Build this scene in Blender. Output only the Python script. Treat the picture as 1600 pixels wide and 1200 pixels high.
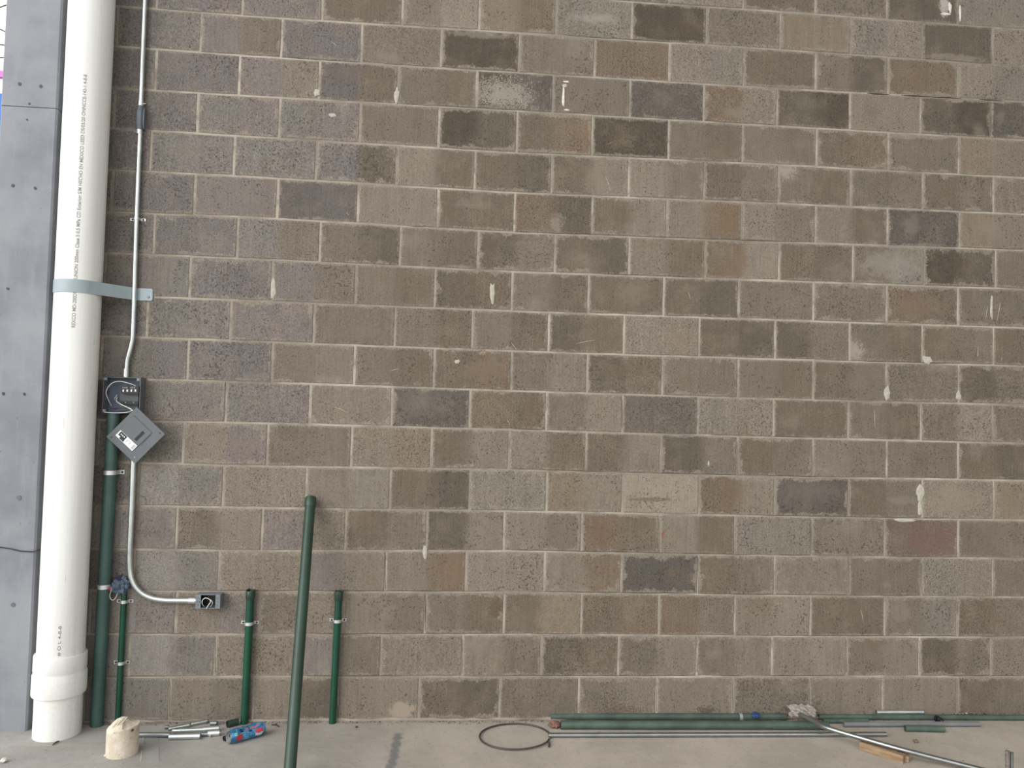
import bpy, math, random
from mathutils import Vector, Matrix, noise
random.seed(7)
PI = math.pi
scene = bpy.context.scene
for o in list(bpy.data.objects):
    bpy.data.objects.remove(o)
COL = scene.collection

# ------------------------------------------------------------------ camera
F = 1200.0
YAW, PIT, ROL = 0.07869, 0.03847, -0.02593
CAM = Vector((0.0, -3.88773, 1.53234))
_f = Vector((math.sin(YAW) * math.cos(PIT), math.cos(YAW) * math.cos(PIT), math.sin(PIT)))
_r = Vector((math.cos(YAW), -math.sin(YAW), 0.0))
_d = _f.cross(_r)
AR = _r * math.cos(ROL) + _d * math.sin(ROL)
AD = -_r * math.sin(ROL) + _d * math.cos(ROL)
AF = _f
cd = bpy.data.cameras.new('camera')
cam = bpy.data.objects.new('camera', cd)
COL.objects.link(cam)
cd.sensor_width = 36.0
cd.lens = F * 36.0 / 1600.0
cd.clip_start = 0.05
cd.clip_end = 200
cam.matrix_world = Matrix(((AR.x, -AD.x, -AF.x, CAM.x), (AR.y, -AD.y, -AF.y, CAM.y), (AR.z, -AD.z, -AF.z, CAM.z), (0, 0, 0, 1)))
scene.camera = cam

# ------------------------------------------------------------------ light
W = bpy.data.worlds.new('overcast_sky')
scene.world = W
W.use_nodes = True
bg = W.node_tree.nodes['Background']
bg.inputs['Color'].default_value = (0.985, 0.99, 1.0, 1)
bg.inputs['Strength'].default_value = 1.45
sd = bpy.data.lights.new('hazy_sun', 'SUN')
sun = bpy.data.objects.new('hazy_sun', sd)
COL.objects.link(sun)
sd.energy = 2.4
sd.angle = math.radians(50)
sd.color = (1.0, 0.985, 0.965)
sun.rotation_euler = Vector((0.66, 0.66, -0.40)).to_track_quat('-Z', 'Y').to_euler()
vs = scene.view_settings
vs.view_transform = 'Standard'
vs.look = 'None'
vs.gamma = 1.0
vs.use_curve_mapping = False
vs.exposure = 0.0


def ray(px, py):
    return AR * ((px - 800) / F) + AD * ((py - 600) / F) + AF


def at(px, py, Y=0.0):
    d = ray(px, py)
    return CAM + d * ((Y - CAM.y) / d.y)


def fl(px, py, z=0.0):
    d = ray(px, py)
    return CAM + d * ((z - CAM.z) / d.z)


# ------------------------------------------------------------------ materials
def lin(c):
    return tuple(((v / 255) / 12.92 if v / 255 <= .04045 else (((v / 255) + .055) / 1.055) ** 2.4) for v in c)


class N:
    """small helper for building a node material"""
    def __init__(s, name):
        s.m = bpy.data.materials.new(name)
        s.m.use_nodes = True
        s.t = s.m.node_tree
        s.b = s.t.nodes['Principled BSDF']

    def n(s, kind, **kw):
        x = s.t.nodes.new(kind)
        for k, v in kw.items():
            setattr(x, k, v)
        return x

    def l(s, a, b):
        if isinstance(a, (int, float)):
            b.default_value = a
        elif isinstance(a, (tuple, list)):
            b.default_value = tuple(a) + ((1,) if len(a) == 3 and b.type == 'RGBA' else ())
        else:
            s.t.links.new(a, b)

    def math(s, op, a, b=0.0, c=0.0, clamp=False):
        x = s.n('ShaderNodeMath', operation=op, use_clamp=clamp)
        s.l(a, x.inputs[0]); s.l(b, x.inputs[1]); s.l(c, x.inputs[2])
        return x.outputs[0]

    def vec(s, op, a, b=(0, 0, 0), scale=1.0):
        x = s.n('ShaderNodeVectorMath', operation=op)
        s.l(a, x.inputs[0]); s.l(b, x.inputs[1]); x.inputs[3].default_value = scale
        return x.outputs['Value'] if op in ('LENGTH', 'DISTANCE', 'DOT_PRODUCT') else x.outputs['Vector']

    def noise(s, vec, scale, detail=2.0, rough=0.5):
        x = s.n('ShaderNodeTexNoise')
        x.inputs['Scale'].default_value = scale
        x.inputs['Detail'].default_value = detail
        x.inputs['Roughness'].default_value = rough
        if vec is not None:
            s.l(vec, x.inputs['Vector'])
        return x.outputs['Fac']

    def ramp(s, fac, a, b, lo=0.0, hi=1.0, smooth=True):
        x = s.n('ShaderNodeMapRange', interpolation_type='SMOOTHSTEP' if smooth else 'LINEAR', clamp=True) if smooth else s.n('ShaderNodeMapRange', clamp=True)
        s.l(fac, x.inputs[0])
        for i, v in enumerate((a, b, lo, hi)):
            s.l(v, x.inputs[i + 1])
        return x.outputs[0]

    def mix(s, fac, a, b, mode='MIX'):
        x = s.n('ShaderNodeMix', data_type='RGBA', blend_type=mode)
        s.l(fac, x.inputs[0]); s.l(a, x.inputs[6]); s.l(b, x.inputs[7])
        return x.outputs[2]

    def attr(s, name, out='Vector'):
        x = s.n('ShaderNodeAttribute', attribute_type='OBJECT', attribute_name=name)
        return x.outputs[out]

    def bump(s, h, strength=0.3, dist=0.002):
        x = s.n('ShaderNodeBump')
        x.inputs['Strength'].default_value = strength
        x.inputs['Distance'].default_value = dist
        s.l(h, x.inputs['Height'])
        s.l(x.outputs[0], s.b.inputs['Normal'])

    def coord(s, out='Object'):
        return s.n('ShaderNodeTexCoord').outputs[out]

    def pos(s):
        return s.n('ShaderNodeNewGeometry').outputs['Position']

    def done(s, col=None, rough=0.6, metal=0.0):
        if col is not None:
            s.l(col, s.b.inputs['Base Color'])
        s.l(rough, s.b.inputs['Roughness'])
        s.b.inputs['Metallic'].default_value = metal
        return s.m


MORTAR = lin((174, 165, 152))


def mat_block():
    k = N('concrete_block_face')
    oc = k.coord('Object')
    rnd = k.n('ShaderNodeObjectInfo').outputs['Random']
    cx = k.n('ShaderNodeCombineXYZ')
    k.l(k.math('MULTIPLY', rnd, 61.0), cx.inputs[0]); k.l(k.math('MULTIPLY', rnd, 23.0), cx.inputs[1]); k.l(k.math('MULTIPLY', rnd, 37.0), cx.inputs[2])
    p = k.vec('ADD', oc, cx.outputs[0])
    sx = k.n('ShaderNodeSeparateXYZ'); k.l(oc, sx.inputs[0])
    u, v = sx.outputs[0], sx.outputs[2]
    n_low = k.noise(p, 9.0, 3.0)
    n_mid = k.noise(p, 34.0, 3.0, .6)
    n_fine = k.noise(p, 135.0, 2.0, .75)
    n_pit = k.noise(p, 105.0, 1.0, .5)
    n_clu = k.noise(p, 6.0, 2.0)
    st = k.vec('MULTIPLY', p, (170.0, 170.0, 6.0))
    n_str = k.noise(st, 1.0, 2.0, .6)
    # two halves (the block's two cores dry differently)
    hw = k.attr('half_size')
    hs = k.n('ShaderNodeSeparateXYZ'); k.l(hw, hs.inputs[0])
    uu = k.math('ADD', u, k.math('MULTIPLY', k.math('SUBTRACT', n_low, .5), .09))
    side = k.ramp(uu, -0.035, 0.035)
    col = k.mix(side, k.attr('tone_left', 'Color'), k.attr('tone_right', 'Color'))
    # blotches
    col = k.mix(k.ramp(n_low, .45, .72, 0, .28), col, lin((125, 114, 100)))
    col = k.mix(k.ramp(n_mid, .50, .8, 0, .22), col, lin((84, 76, 66)))
    col = k.mix(k.ramp(k.noise(k.vec('MULTIPLY', p, (1.6, 1.0, .5)), 13.0, 2.0), .5, .75, 0, .20), col, lin((84, 75, 64)))
    # grain
    pt = k.attr('pitted', 'Fac')
    g = k.ramp(n_fine, .3, .7, k.math('SUBTRACT', .80, k.math('MULTIPLY', pt, .18)), k.math('ADD', 1.20, k.math('MULTIPLY', pt, .18)), smooth=False)
    g2 = k.ramp(n_str, .3, .7, .90, 1.10, smooth=False)
    cg = k.n('ShaderNodeCombineXYZ')
    gg = k.math('MULTIPLY', g, g2)
    for i in range(3):
        k.l(gg, cg.inputs[i])
    col = k.mix(1.0, col, cg.outputs[0], 'MULTIPLY')
    # pits
    thr = k.ramp(n_clu, .35, .65, .72, .615)
    thr = k.math('SUBTRACT', thr, k.math('MULTIPLY', pt, .022))
    pit = k.ramp(k.math('SUBTRACT', n_pit, thr), 0.0, .045)
    col = k.mix(k.math('MULTIPLY', pit, .62), col, lin((50, 44, 38)))
    # white salt bloom / lime stains with a shape of their own
    sp = k.attr('stain_place')
    ss = k.n('ShaderNodeSeparateXYZ'); k.l(sp, ss.inputs[0])
    sr = k.attr('stain_size')
    s2 = k.n('ShaderNodeSeparateXYZ'); k.l(sr, s2.inputs[0])
    du = k.math('DIVIDE', k.math('SUBTRACT', u, ss.outputs[0]), k.math('MAXIMUM', s2.outputs[0], .001))
    dv = k.math('DIVIDE', k.math('SUBTRACT', v, ss.outputs[1]), k.math('MAXIMUM', s2.outputs[1], .001))
    dd = k.math('SQRT', k.math('ADD', k.math('MULTIPLY', du, du), k.math('MULTIPLY', dv, dv)))
    dd = k.math('ADD', dd, k.math('MULTIPLY', k.math('SUBTRACT', n_mid, .5), 1.9))
    dd = k.math('ADD', dd, k.math('MULTIPLY', k.math('SUBTRACT', n_fine, .5), k.math('MULTIPLY', ss.outputs[2], 5.0)))
    sm = k.ramp(dd, .55, 1.05, 1.0, 0.0)
    col = k.mix(k.math('MULTIPLY', sm, s2.outputs[2]), col, k.attr('stain_tone', 'Color'))
    # mortar smeared over the arrises
    eu = k.math('SUBTRACT', hs.outputs[0], k.math('ABSOLUTE', u))
    ev = k.math('SUBTRACT', hs.outputs[1], k.math('ABSOLUTE', v))
    e = k.math('MINIMUM', eu, ev)
    lim = k.math('ADD', k.math('MULTIPLY', k.ramp(k.noise(p, 15.0, 3.0, .65), .36, .80), hs.outputs[2]), k.math('MULTIPLY', k.math('SUBTRACT', n_fine, .5), .02))
    sme = k.ramp(k.math('SUBTRACT', e, lim), -.006, .009, .72, 0.0)
    col = k.mix(sme, col, k.mix(k.ramp(n_fine, .3, .7), lin((112, 103, 92)), lin((146, 137, 124))))
    h = k.math('ADD', k.math('MULTIPLY', n_fine, .8), k.math('ADD', k.math('MULTIPLY', n_mid, .4), k.math('MULTIPLY', pit, -1.2)))
    k.bump(h, .35, .003)
    return k.done(col, .93)


def mat_mortar():
    k = N('mortar')
    p = k.pos()
    a = k.noise(p, 1.3, 5.0, .75)
    b = k.noise(p, 90.0, 3.0, .7)
    c = k.noise(k.vec('MULTIPLY', p, (3.5, 1.0, 9.0)), 1.0, 3.0, .65)
    col = k.mix(k.ramp(a, .35, .7), lin((126, 118, 107)), lin((174, 165, 152)))
    col = k.mix(k.ramp(c, .50, .64, 0, .5), col, lin((104, 95, 85)))
    col = k.mix(k.ramp(b, .55, .8, 0, .4), col, lin((120, 110, 99)))
    k.bump(b, .4, .002)
    return k.done(col, .95)


def mat_floor():
    k = N('concrete_floor')
    p = k.pos()
    sx = k.n('ShaderNodeSeparateXYZ'); k.l(p, sx.inputs[0])
    a = k.noise(p, 2.2, 4.0, .6)
    sw = k.noise(k.vec('MULTIPLY', p, (3.0, 26.0, 1.0)), 1.0, 4.0, .6)
    b = k.noise(p, 120.0, 3.0, .7)
    c = k.noise(p, 28.0, 4.0, .65)
    right = k.mix(k.ramp(a, .35, .68), lin((160, 152, 140)), lin((177, 169, 157)))
    left = k.mix(k.ramp(a, .35, .68), lin((146, 142, 137)), lin((166, 163, 158)))
    col = k.mix(k.ramp(k.math('ADD', sx.outputs[0], k.math('MULTIPLY', a, .8)), -.9, .5), left, right)
    col = k.mix(k.ramp(sw, .45, .8, 0, .5), col, lin((174, 167, 155)))
    col = k.mix(k.ramp(c, .52, .8, 0, .55), col, lin((136, 126, 115)))
    # dirt gathered along the wall foot
    dy = k.math('ADD', sx.outputs[1], k.math('MULTIPLY', k.math('SUBTRACT', c, .5), .11))
    col = k.mix(k.ramp(dy, -.05, .01, 0, .45), col, lin((124, 110, 96)))
    # grey cement smear in front of the wall
    P = fl(618, 1180)
    A = fl(623, 1144); B = fl(608, 1215)
    ax = (B - A).normalized()
    wv = k.vec('SUBTRACT', p, tuple(A))
    t = k.vec('DOT_PRODUCT', wv, tuple(ax))
    q = k.vec('DOT_PRODUCT', wv, (-ax.y, ax.x, 0))
    q = k.math('ADD', k.math('ABSOLUTE', q), k.math('MULTIPLY', k.math('SUBTRACT', c, .5), .055))
    m = k.math('MULTIPLY', k.ramp(q, .008, .030, 1, 0), k.math('MULTIPLY', k.ramp(t, -.01, .03), k.ramp(t, .45, .75, 1, 0)))
    col = k.mix(k.math('MULTIPLY', m, .85), col, lin((112, 112, 112)))
    g = k.ramp(b, .25, .75, .88, 1.12, smooth=False)
    cg = k.n('ShaderNodeCombineXYZ')
    for i in range(3):
        k.l(g, cg.inputs[i])
    col = k.mix(1.0, col, cg.outputs[0], 'MULTIPLY')
    k.bump(k.math('ADD', k.math('MULTIPLY', c, .8), k.math('MULTIPLY', b, .25)), .35, .004)
    return k.done(col, .9)


def mat_column():
    k = N('cast_concrete')
    p = k.pos()
    a = k.noise(p, 3.0, 4.0, .6)
    b = k.noise(k.vec('MULTIPLY', p, (30.0, 30.0, 3.0)), 1.0, 4.0, .6)
    c = k.noise(p, 140.0, 3.0, .7)
    col = k.mix(k.ramp(a, .3, .7), lin((117, 120, 126)), lin((140, 142, 147)))
    col = k.mix(k.ramp(b, .5, .75, 0, .4), col, lin((146, 149, 155)))
    col = k.mix(k.ramp(k.noise(p, 55.0, 2.0), .73, .78, 0, .5), col, lin((84, 86, 92)))
    k.bump(k.math('ADD', b, k.math('MULTIPLY', c, .4)), .25, .003)
    return k.done(col, .85)


def mat_plain(name, c, rough=.5, metal=0.0, var=.12, scale=40.0, bump=0.0, dark=None):
    k = N(name)
    p = k.coord('Object')
    a = k.noise(p, scale, 3.0, .6)
    c1 = lin(c)
    lo = tuple(v * (1 - var) for v in c1) if dark is None else lin(dark)
    hi = tuple(min(1, v * (1 + var)) for v in c1)
    col = k.mix(k.ramp(a, .35, .7), lo, hi)
    if bump:
        k.bump(a, bump, .002)
    return k.done(col, rough, metal)


def mat_pvc():
    k = N('white_pvc')
    p = k.pos()
    a = k.noise(k.vec('MULTIPLY', p, (22.0, 22.0, .8)), 1.0, 4.0, .6)
    b = k.noise(p, 70.0, 3.0, .6)
    d = k.noise(k.vec('MULTIPLY', p, (90.0, 90.0, 9.0)), 1.0, 2.0, .5)
    sx = k.n('ShaderNodeSeparateXYZ'); k.l(p, sx.inputs[0])
    col = k.mix(k.ramp(a, .35, .7), lin((224, 224, 220)), lin((232, 233, 230)))
    low = k.ramp(sx.outputs[2], .05, .9, .40, 0)
    col = k.mix(k.math('MULTIPLY', low, k.ramp(b, .4, .75)), col, lin((214, 206, 190)))
    col = k.mix(k.ramp(d, .70, .78, 0, .45), col, lin((170, 164, 152)))
    return k.done(col, .38)


def mat_galv(name, c=(196, 200, 200), rough=.33):
    k = N(name)
    p = k.coord('Object')
    a = k.noise(p, 11.0, 3.0, .6)
    b = k.noise(p, 14.0, 2.0, .6)
    c1 = lin(c)
    col = k.mix(k.ramp(a, .3, .7), tuple(v * .8 for v in c1), c1)
    return k.done(col, k.ramp(b, .3, .7, rough - .05, rough + .07), .9)


def mat_wood():
    k = N('rough_pine')
    p = k.coord('Object')
    a = k.noise(k.vec('MULTIPLY', p, (8.0, 90.0, 90.0)), 1.0, 4.0, .6)
    col = k.mix(k.ramp(a, .3, .7), lin((118, 96, 74)), lin((158, 134, 105)))
    k.bump(a, .4, .002)
    return k.done(col, .8)


def mat_can():
    k = N('printed_can')
    p = k.coord('Object')
    sx = k.n('ShaderNodeSeparateXYZ'); k.l(p, sx.inputs[0])
    t = sx.outputs[0]
    ang = k.math('ARCTAN2', sx.outputs[1], sx.outputs[2])
    n = k.noise(p, 60.0, 2.0)
    col = k.mix(k.ramp(n, .4, .65), lin((46, 112, 158)), lin((96, 156, 190)))

    def patch(col, t0, t1, a0, a1, c):
        m = k.math('MULTIPLY', k.math('MULTIPLY', k.math('GREATER_THAN', t, t0), k.math('LESS_THAN', t, t1)),
                   k.math('MULTIPLY', k.math('GREATER_THAN', ang, a0), k.math('LESS_THAN', ang, a1)))
        m = k.math('MULTIPLY', m, k.ramp(n, .34, .42))
        return k.mix(m, col, c)
    col = patch(col, .026, .055, -2.2, -1.2, lin((196, 64, 70)))
    col = patch(col, .115, .150, -1.6, -1.05, lin((206, 62, 74)))
    col = patch(col, .115, .150, -2.1, -1.62, lin((226, 216, 214)))
    col = patch(col, .070, .135, -.75, -.35, lin((186, 120, 128)))
    col = patch(col, .045, .062, -.95, -.45, lin((34, 40, 58)))
    col = patch(col, .018, .030, -1.3, -.8, lin((120, 214, 206)))
    col = patch(col, .085, .100, -1.2, -.9, lin((24, 60, 120)))
    return k.done(col, .35, .35)


def mat_film(name, c, alpha):
    k = N(name)
    k.b.inputs['Alpha'].default_value = alpha
    p = k.coord('Object')
    a = k.noise(p, 50.0, 3.0)
    return k.done(k.mix(k.ramp(a, .35, .65), tuple(v * .8 for v in lin(c)), lin(c)), .3)


M = dict(
    block=mat_block(), mortar=mat_mortar(), floor=mat_floor(), column=mat_column(), pvc=mat_pvc(),
    galv=mat_galv('galvanised_tube', (210, 217, 215), .30), steel=mat_galv('steel_tube', (158, 162, 161), .3), zinc=mat_galv('zinc_clamp', (222, 224, 224), .4), dullgalv=mat_galv('dull_tube', (150, 154, 156), .45),  # steel: darker galv copy, painting in the dark surroundings right-hand tubes reflect
    green=mat_plain('bright_green_pipe', (1, 66, 45), .5, var=.15, scale=9),
    dgreen=mat_plain('dark_green_pipe', (60, 86, 80), .42, var=.16, scale=7),
    dgreen2=mat_plain('dusty_green_pipe', (70, 86, 76), .6, var=.22, scale=8),
    dgreen3=mat_plain('post_green_pipe', (38, 62, 50), .42, var=.14, scale=6),
    strap=mat_plain('pale_blue_grey_steel', (152, 167, 172), .45, var=.06, scale=12),
    grey=mat_plain('panel_grey_paint', (92, 97, 100), .45, var=.05, scale=14),
    greyd=mat_plain('panel_inside_grey', (96, 105, 120), .5, var=.08, scale=14),
    cast=mat_plain('cast_fitting_grey', (92, 100, 108), .5, var=.10, scale=30),
    jbox=mat_plain('box_grey', (112, 119, 124), .45, var=.12, scale=60),
    black=mat_plain('black_plastic', (13, 14, 17), .4), dark=mat_plain('dark_steel', (48, 48, 50), .5),
    white=mat_plain('white_print', (228, 230, 230), .5, var=.04), wire=mat_plain('white_wire', (196, 198, 196), .4, var=.1),
    ink=mat_plain('grey_ink', (142, 140, 137), .7, var=.2, scale=120), ink2=mat_plain('light_ink', (150, 152, 152), .7),
    rag=mat_plain('blue_grey_cloth', (84, 98, 114), .95, var=.25, scale=50, bump=.4), ragd=mat_plain('dark_blue_cloth', (44, 46, 66), .95, var=.2),
    red=mat_plain('red_wire', (150, 40, 56), .4), clear=mat_plain('yellowed_wire', (190, 186, 172), .4),
    core=None, wood=mat_wood(), can=mat_can(), alu=mat_galv('aluminium', (190, 194, 196), .35),
    greypipe=mat_plain('grey_pvc_conduit', (112, 114, 115), .45, var=.08, scale=10),
    cable=mat_plain('dark_brown_cable', (66, 58, 54), .5, var=.12), rust=mat_plain('rusty_lump', (126, 92, 82), .95, var=.4, scale=60, bump=.5),
    dirt=mat_plain('dirt_crumbs', (126, 112, 98), .95, var=.35, scale=80, bump=.5), dirtd=mat_plain('dark_crumbs', (70, 60, 52), .95, var=.3, scale=80),
    splat=mat_plain('mortar_splash', (170, 166, 152), .95, var=.12, scale=60, bump=.4), wsplat=mat_plain('lime_white', (206, 202, 194), .95, var=.10, scale=60, bump=.3),
    film=mat_film('clear_plastic', (214, 214, 210), .22), edge=mat_film('clear_plastic_edge', (226, 226, 222), .6), bag=mat_film('milky_plastic_bag', (172, 164, 157), .72),
    bluetape=mat_plain('blue_tape', (34, 60, 108), .5), bluepaint=mat_plain('blue_sheet', (36, 110, 190), .5), magenta=mat_plain('magenta_sheet', (220, 110, 190), .5),
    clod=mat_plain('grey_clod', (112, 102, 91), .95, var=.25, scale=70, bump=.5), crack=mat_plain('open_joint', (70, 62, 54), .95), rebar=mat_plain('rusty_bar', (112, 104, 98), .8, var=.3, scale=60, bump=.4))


def mat_core():
    k = N('cream_core')
    p = k.coord('Object')
    a = k.noise(p, 16.0, 3.0, .6)
    b = k.noise(p, 85.0, 2.0, .6)
    col = k.mix(k.ramp(a, .35, .7), lin((192, 181, 162)), lin((214, 205, 188)))
    col = k.mix(k.ramp(b, .60, .70, 0, .55), col, lin((140, 126, 108)))
    k.bump(b, .5, .003)
    return k.done(col, .9)


M['core'] = mat_core()


# ------------------------------------------------------------------ mesh helper
class MB:
    def __init__(s):
        s.v = []; s.f = []

    def add(s, vs, fs):
        b = len(s.v)
        s.v += [Vector(v) for v in vs]
        s.f += [[b + i for i in f] for f in fs]
        return s

    def box(s, lo, hi, mat=None, bevel=0.0):
        x0, y0, z0 = lo; x1, y1, z1 = hi
        vs = [(x0, y0, z0), (x1, y0, z0), (x1, y1, z0), (x0, y1, z0), (x0, y0, z1), (x1, y0, z1), (x1, y1, z1), (x0, y1, z1)]
        if mat is not None:
            vs = [mat @ Vector(v) for v in vs]
        return s.add(vs, [(3, 2, 1, 0), (4, 5, 6, 7), (0, 1, 5, 4), (1, 2, 6, 5), (2, 3, 7, 6), (3, 0, 4, 7)])

    def tube(s, pts, r, n=16, ri=None, cap=True):
        pts = [Vector(p) for p in pts]
        rs = r if isinstance(r, (list, tuple)) else [r] * len(pts)
        T = []
        for i in range(len(pts)):
            a = pts[max(i - 1, 0)]; b = pts[min(i + 1, len(pts) - 1)]
            T.append((b - a).normalized())
        u = T[0].orthogonal().normalized()
        rings = []
        for i, p in enumerate(pts):
            u = (u - T[i] * u.dot(T[i])).normalized()
            w = T[i].cross(u)
            rings.append((p, u.copy(), w))
        def ring(k, rad):
            p, a, b = rings[k]
            return [p + (a * math.cos(2 * PI * j / n) + b * math.sin(2 * PI * j / n)) * rad for j in range(n)]
        vs = []
        for i in range(len(pts)):
            vs += ring(i, rs[i])
        fs = []
        for i in range(len(pts) - 1):
            for j in range(n):
                fs.append((i * n + j, i * n + (j + 1) % n, (i + 1) * n + (j + 1) % n, (i + 1) * n + j))
        L = len(pts) - 1
        if ri is None:
            if cap:
                fs.append(tuple(range(n))[::-1]); fs.append(tuple(L * n + j for j in range(n)))
        else:
            b = len(vs)
            for i in range(len(pts)):
                vs += ring(i, ri)
            for i in range(L):
                for j in range(n):
                    fs.append((b + i * n + (j + 1) % n, b + i * n + j, b + (i + 1) * n + j, b + (i + 1) * n + (j + 1) % n))
            for j in range(n):
                fs.append((j, b + j, b + (j + 1) % n, (j + 1) % n))
                fs.append((L * n + j, L * n + (j + 1) % n, b + L * n + (j + 1) % n, b + L * n + j))
        return s.add(vs, fs)

    def sheet(s, path, up, w, th):
        """a flat band following path (list of (point, outward normal)); width along up"""
        vs = []; fs = []
        up = Vector(up)
        for p, nn in path:
            p = Vector(p); nn = Vector(nn)
            for a, b in ((-.5, 0), (.5, 0), (.5, 1), (-.5, 1)):
                vs.append(p + up * (w * a) + nn * (th * b))
        for i in range(len(path) - 1):
            for j in range(4):
                fs.append((i * 4 + j, i * 4 + (j + 1) % 4, (i + 1) * 4 + (j + 1) % 4, (i + 1) * 4 + j))
        e = (len(path) - 1) * 4
        fs += [(3, 2, 1, 0), (e, e + 1, e + 2, e + 3)]
        return s.add(vs, fs)

    def prism(s, poly, y0, y1, mat=None):
        """poly in x,z extruded along y"""
        n = len(poly)
        vs = [Vector((a, y0, b)) for a, b in poly] + [Vector((a, y1, b)) for a, b in poly]
        if mat is not None:
            vs = [mat @ v for v in vs]
        fs = [tuple(range(n)), tuple(range(2 * n - 1, n - 1, -1))]
        for i in range(n):
            fs.append(((i + 1) % n, i, n + i, n + (i + 1) % n))
        return s.add(vs, fs)

    def build(s, name, mat, parent=None, origin=None, smooth=True, label=None):
        o3 = Vector(origin) if origin is not None else (Vector((0, 0, 0)))
        me = bpy.data.meshes.new(name)
        me.from_pydata([tuple(v - o3) for v in s.v], [], s.f)
        me.validate()
        import bmesh
        bm = bmesh.new(); bm.from_mesh(me)
        bmesh.ops.recalc_face_normals(bm, faces=bm.faces)
        bm.to_mesh(me); bm.free()
        if smooth:
            for p in me.polygons:
                p.use_smooth = True
            me.set_sharp_from_angle(angle=math.radians(38))
        me.materials.append(M[mat] if isinstance(mat, str) else mat)
        o = bpy.data.objects.new(name, me)
        COL.objects.link(o)
        o.location = o3
        if parent is not None:
            o.parent = parent
            o.location = o3 - WORLD[parent.name]
            WORLD[o.name] = o3
        else:
            WORLD[o.name] = o3
        if label:
            o['label'] = label
        return o


WORLD = {}


def thing(name, label, cat, loc, group=None):
    o = bpy.data.objects.new(name, None)
    COL.objects.link(o)
    o.location = loc
    o.empty_display_size = .05
    WORLD[o.name] = Vector(loc)
    tag(o, label, cat, group)
    return o


def tag(o, label=None, cat=None, group=None, kind=None):
    if label: o['label'] = label
    if cat: o['category'] = cat
    if group: o['group'] = group
    if kind: o['kind'] = kind
    return o


# ------------------------------------------------------------------ floor
X0, X1 = -9.0, 9.0
m = MB()
m.box((X0, -9, -.15), (X1, .12, 0))
floor = m.build('floor', 'floor', smooth=False)
tag(floor, 'pale beige concrete floor slab with dust and a grey smear', kind='structure')

# ------------------------------------------------------------------ roof and side wall added out of view to cut ambient light
k = N('grey_light_blocker')
p = k.pos()
blocker_mat = k.done(k.mix(k.ramp(k.noise(p, 1.5, 3.0), .3, .7), lin((140, 136, 130)), lin((164, 160, 153))), .8)
m = MB()
RZ, RX0, RX1, RY = 7.6, -2.25, 6.3, -5.0
q = RX0
while q < RX1 - .01:
    m.box((q, RY, RZ), (q + .15, .3, RZ + .03)); m.box((q + .15, RY, RZ + .06), (q + .30, .3, RZ + .09))
    q += .30
m.box((RX0, RY, RZ + .09), (RX1, .3, RZ + .12))
ceil = m.build('roof_light_blocker', blocker_mat, smooth=False)
tag(ceil, 'unseen grey ribbed roof deck added to cut light from above', kind='structure')
m = MB()
m.box((6.0, RY, 0), (6.15, .0, RZ))
wr = m.build('wall_light_blocker', blocker_mat, smooth=False)
tag(wr, 'unseen grey side wall added to cut light from the right', kind='structure')

# ------------------------------------------------------------------ block wall
LINES = {0: [(990, 4), (1200, 16), (1600, 44)],
1: [(180, 9), (400, 26), (800, 51), (1200, 76), (1600, 104)],
2: [(180, 72), (312, 81), (400, 88), (800, 113), (1200, 137.5), (1600, 159)],
3: [(175, 137), (400, 150.5), (800, 172.5), (1200, 196), (1600, 219)],
4: [(172, 200), (400, 214), (800, 238.5), (1200, 256.5), (1600, 278)],
5: [(170, 265), (400, 276.5), (800, 301), (1200, 317), (1600, 335)],
6: [(170, 331), (400, 340), (800, 363), (1200, 377.5), (1600, 391)],
7: [(167, 395), (400, 404.5), (800, 424.5), (1200, 438), (1600, 452)],
8: [(240, 464), (400, 470), (800, 486), (1200, 499.5), (1600, 512.5)],
9: [(160, 525), (400, 533.5), (800, 548.5), (1200, 561), (1600, 572)],
10: [(227, 593), (400, 597), (800, 610.5), (1200, 623), (1600, 633)],
11: [(245, 658), (400, 661), (800, 671.5), (1200, 683), (1600, 693)],
12: [(160, 722), (400, 728), (800, 734), (1200, 744.5), (1600, 751)],
13: [(145, 789), (400, 793.5), (800, 798.5), (1200, 806.5), (1600, 813)],
14: [(180, 857.5), (400, 860.5), (800, 860.5), (1200, 868), (1600, 873)],
15: [(217, 923), (400, 924), (800, 925), (1200, 930), (1600, 933)],
16: [(140, 990.5), (400, 991.7), (800, 991), (1200, 994), (1600, 995.5)],
17: [(160, 1058), (400, 1057.3), (800, 1057), (1200, 1057), (1600, 1057)],
18: [(160, 1125), (800, 1123), (1600, 1118)]}
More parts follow.
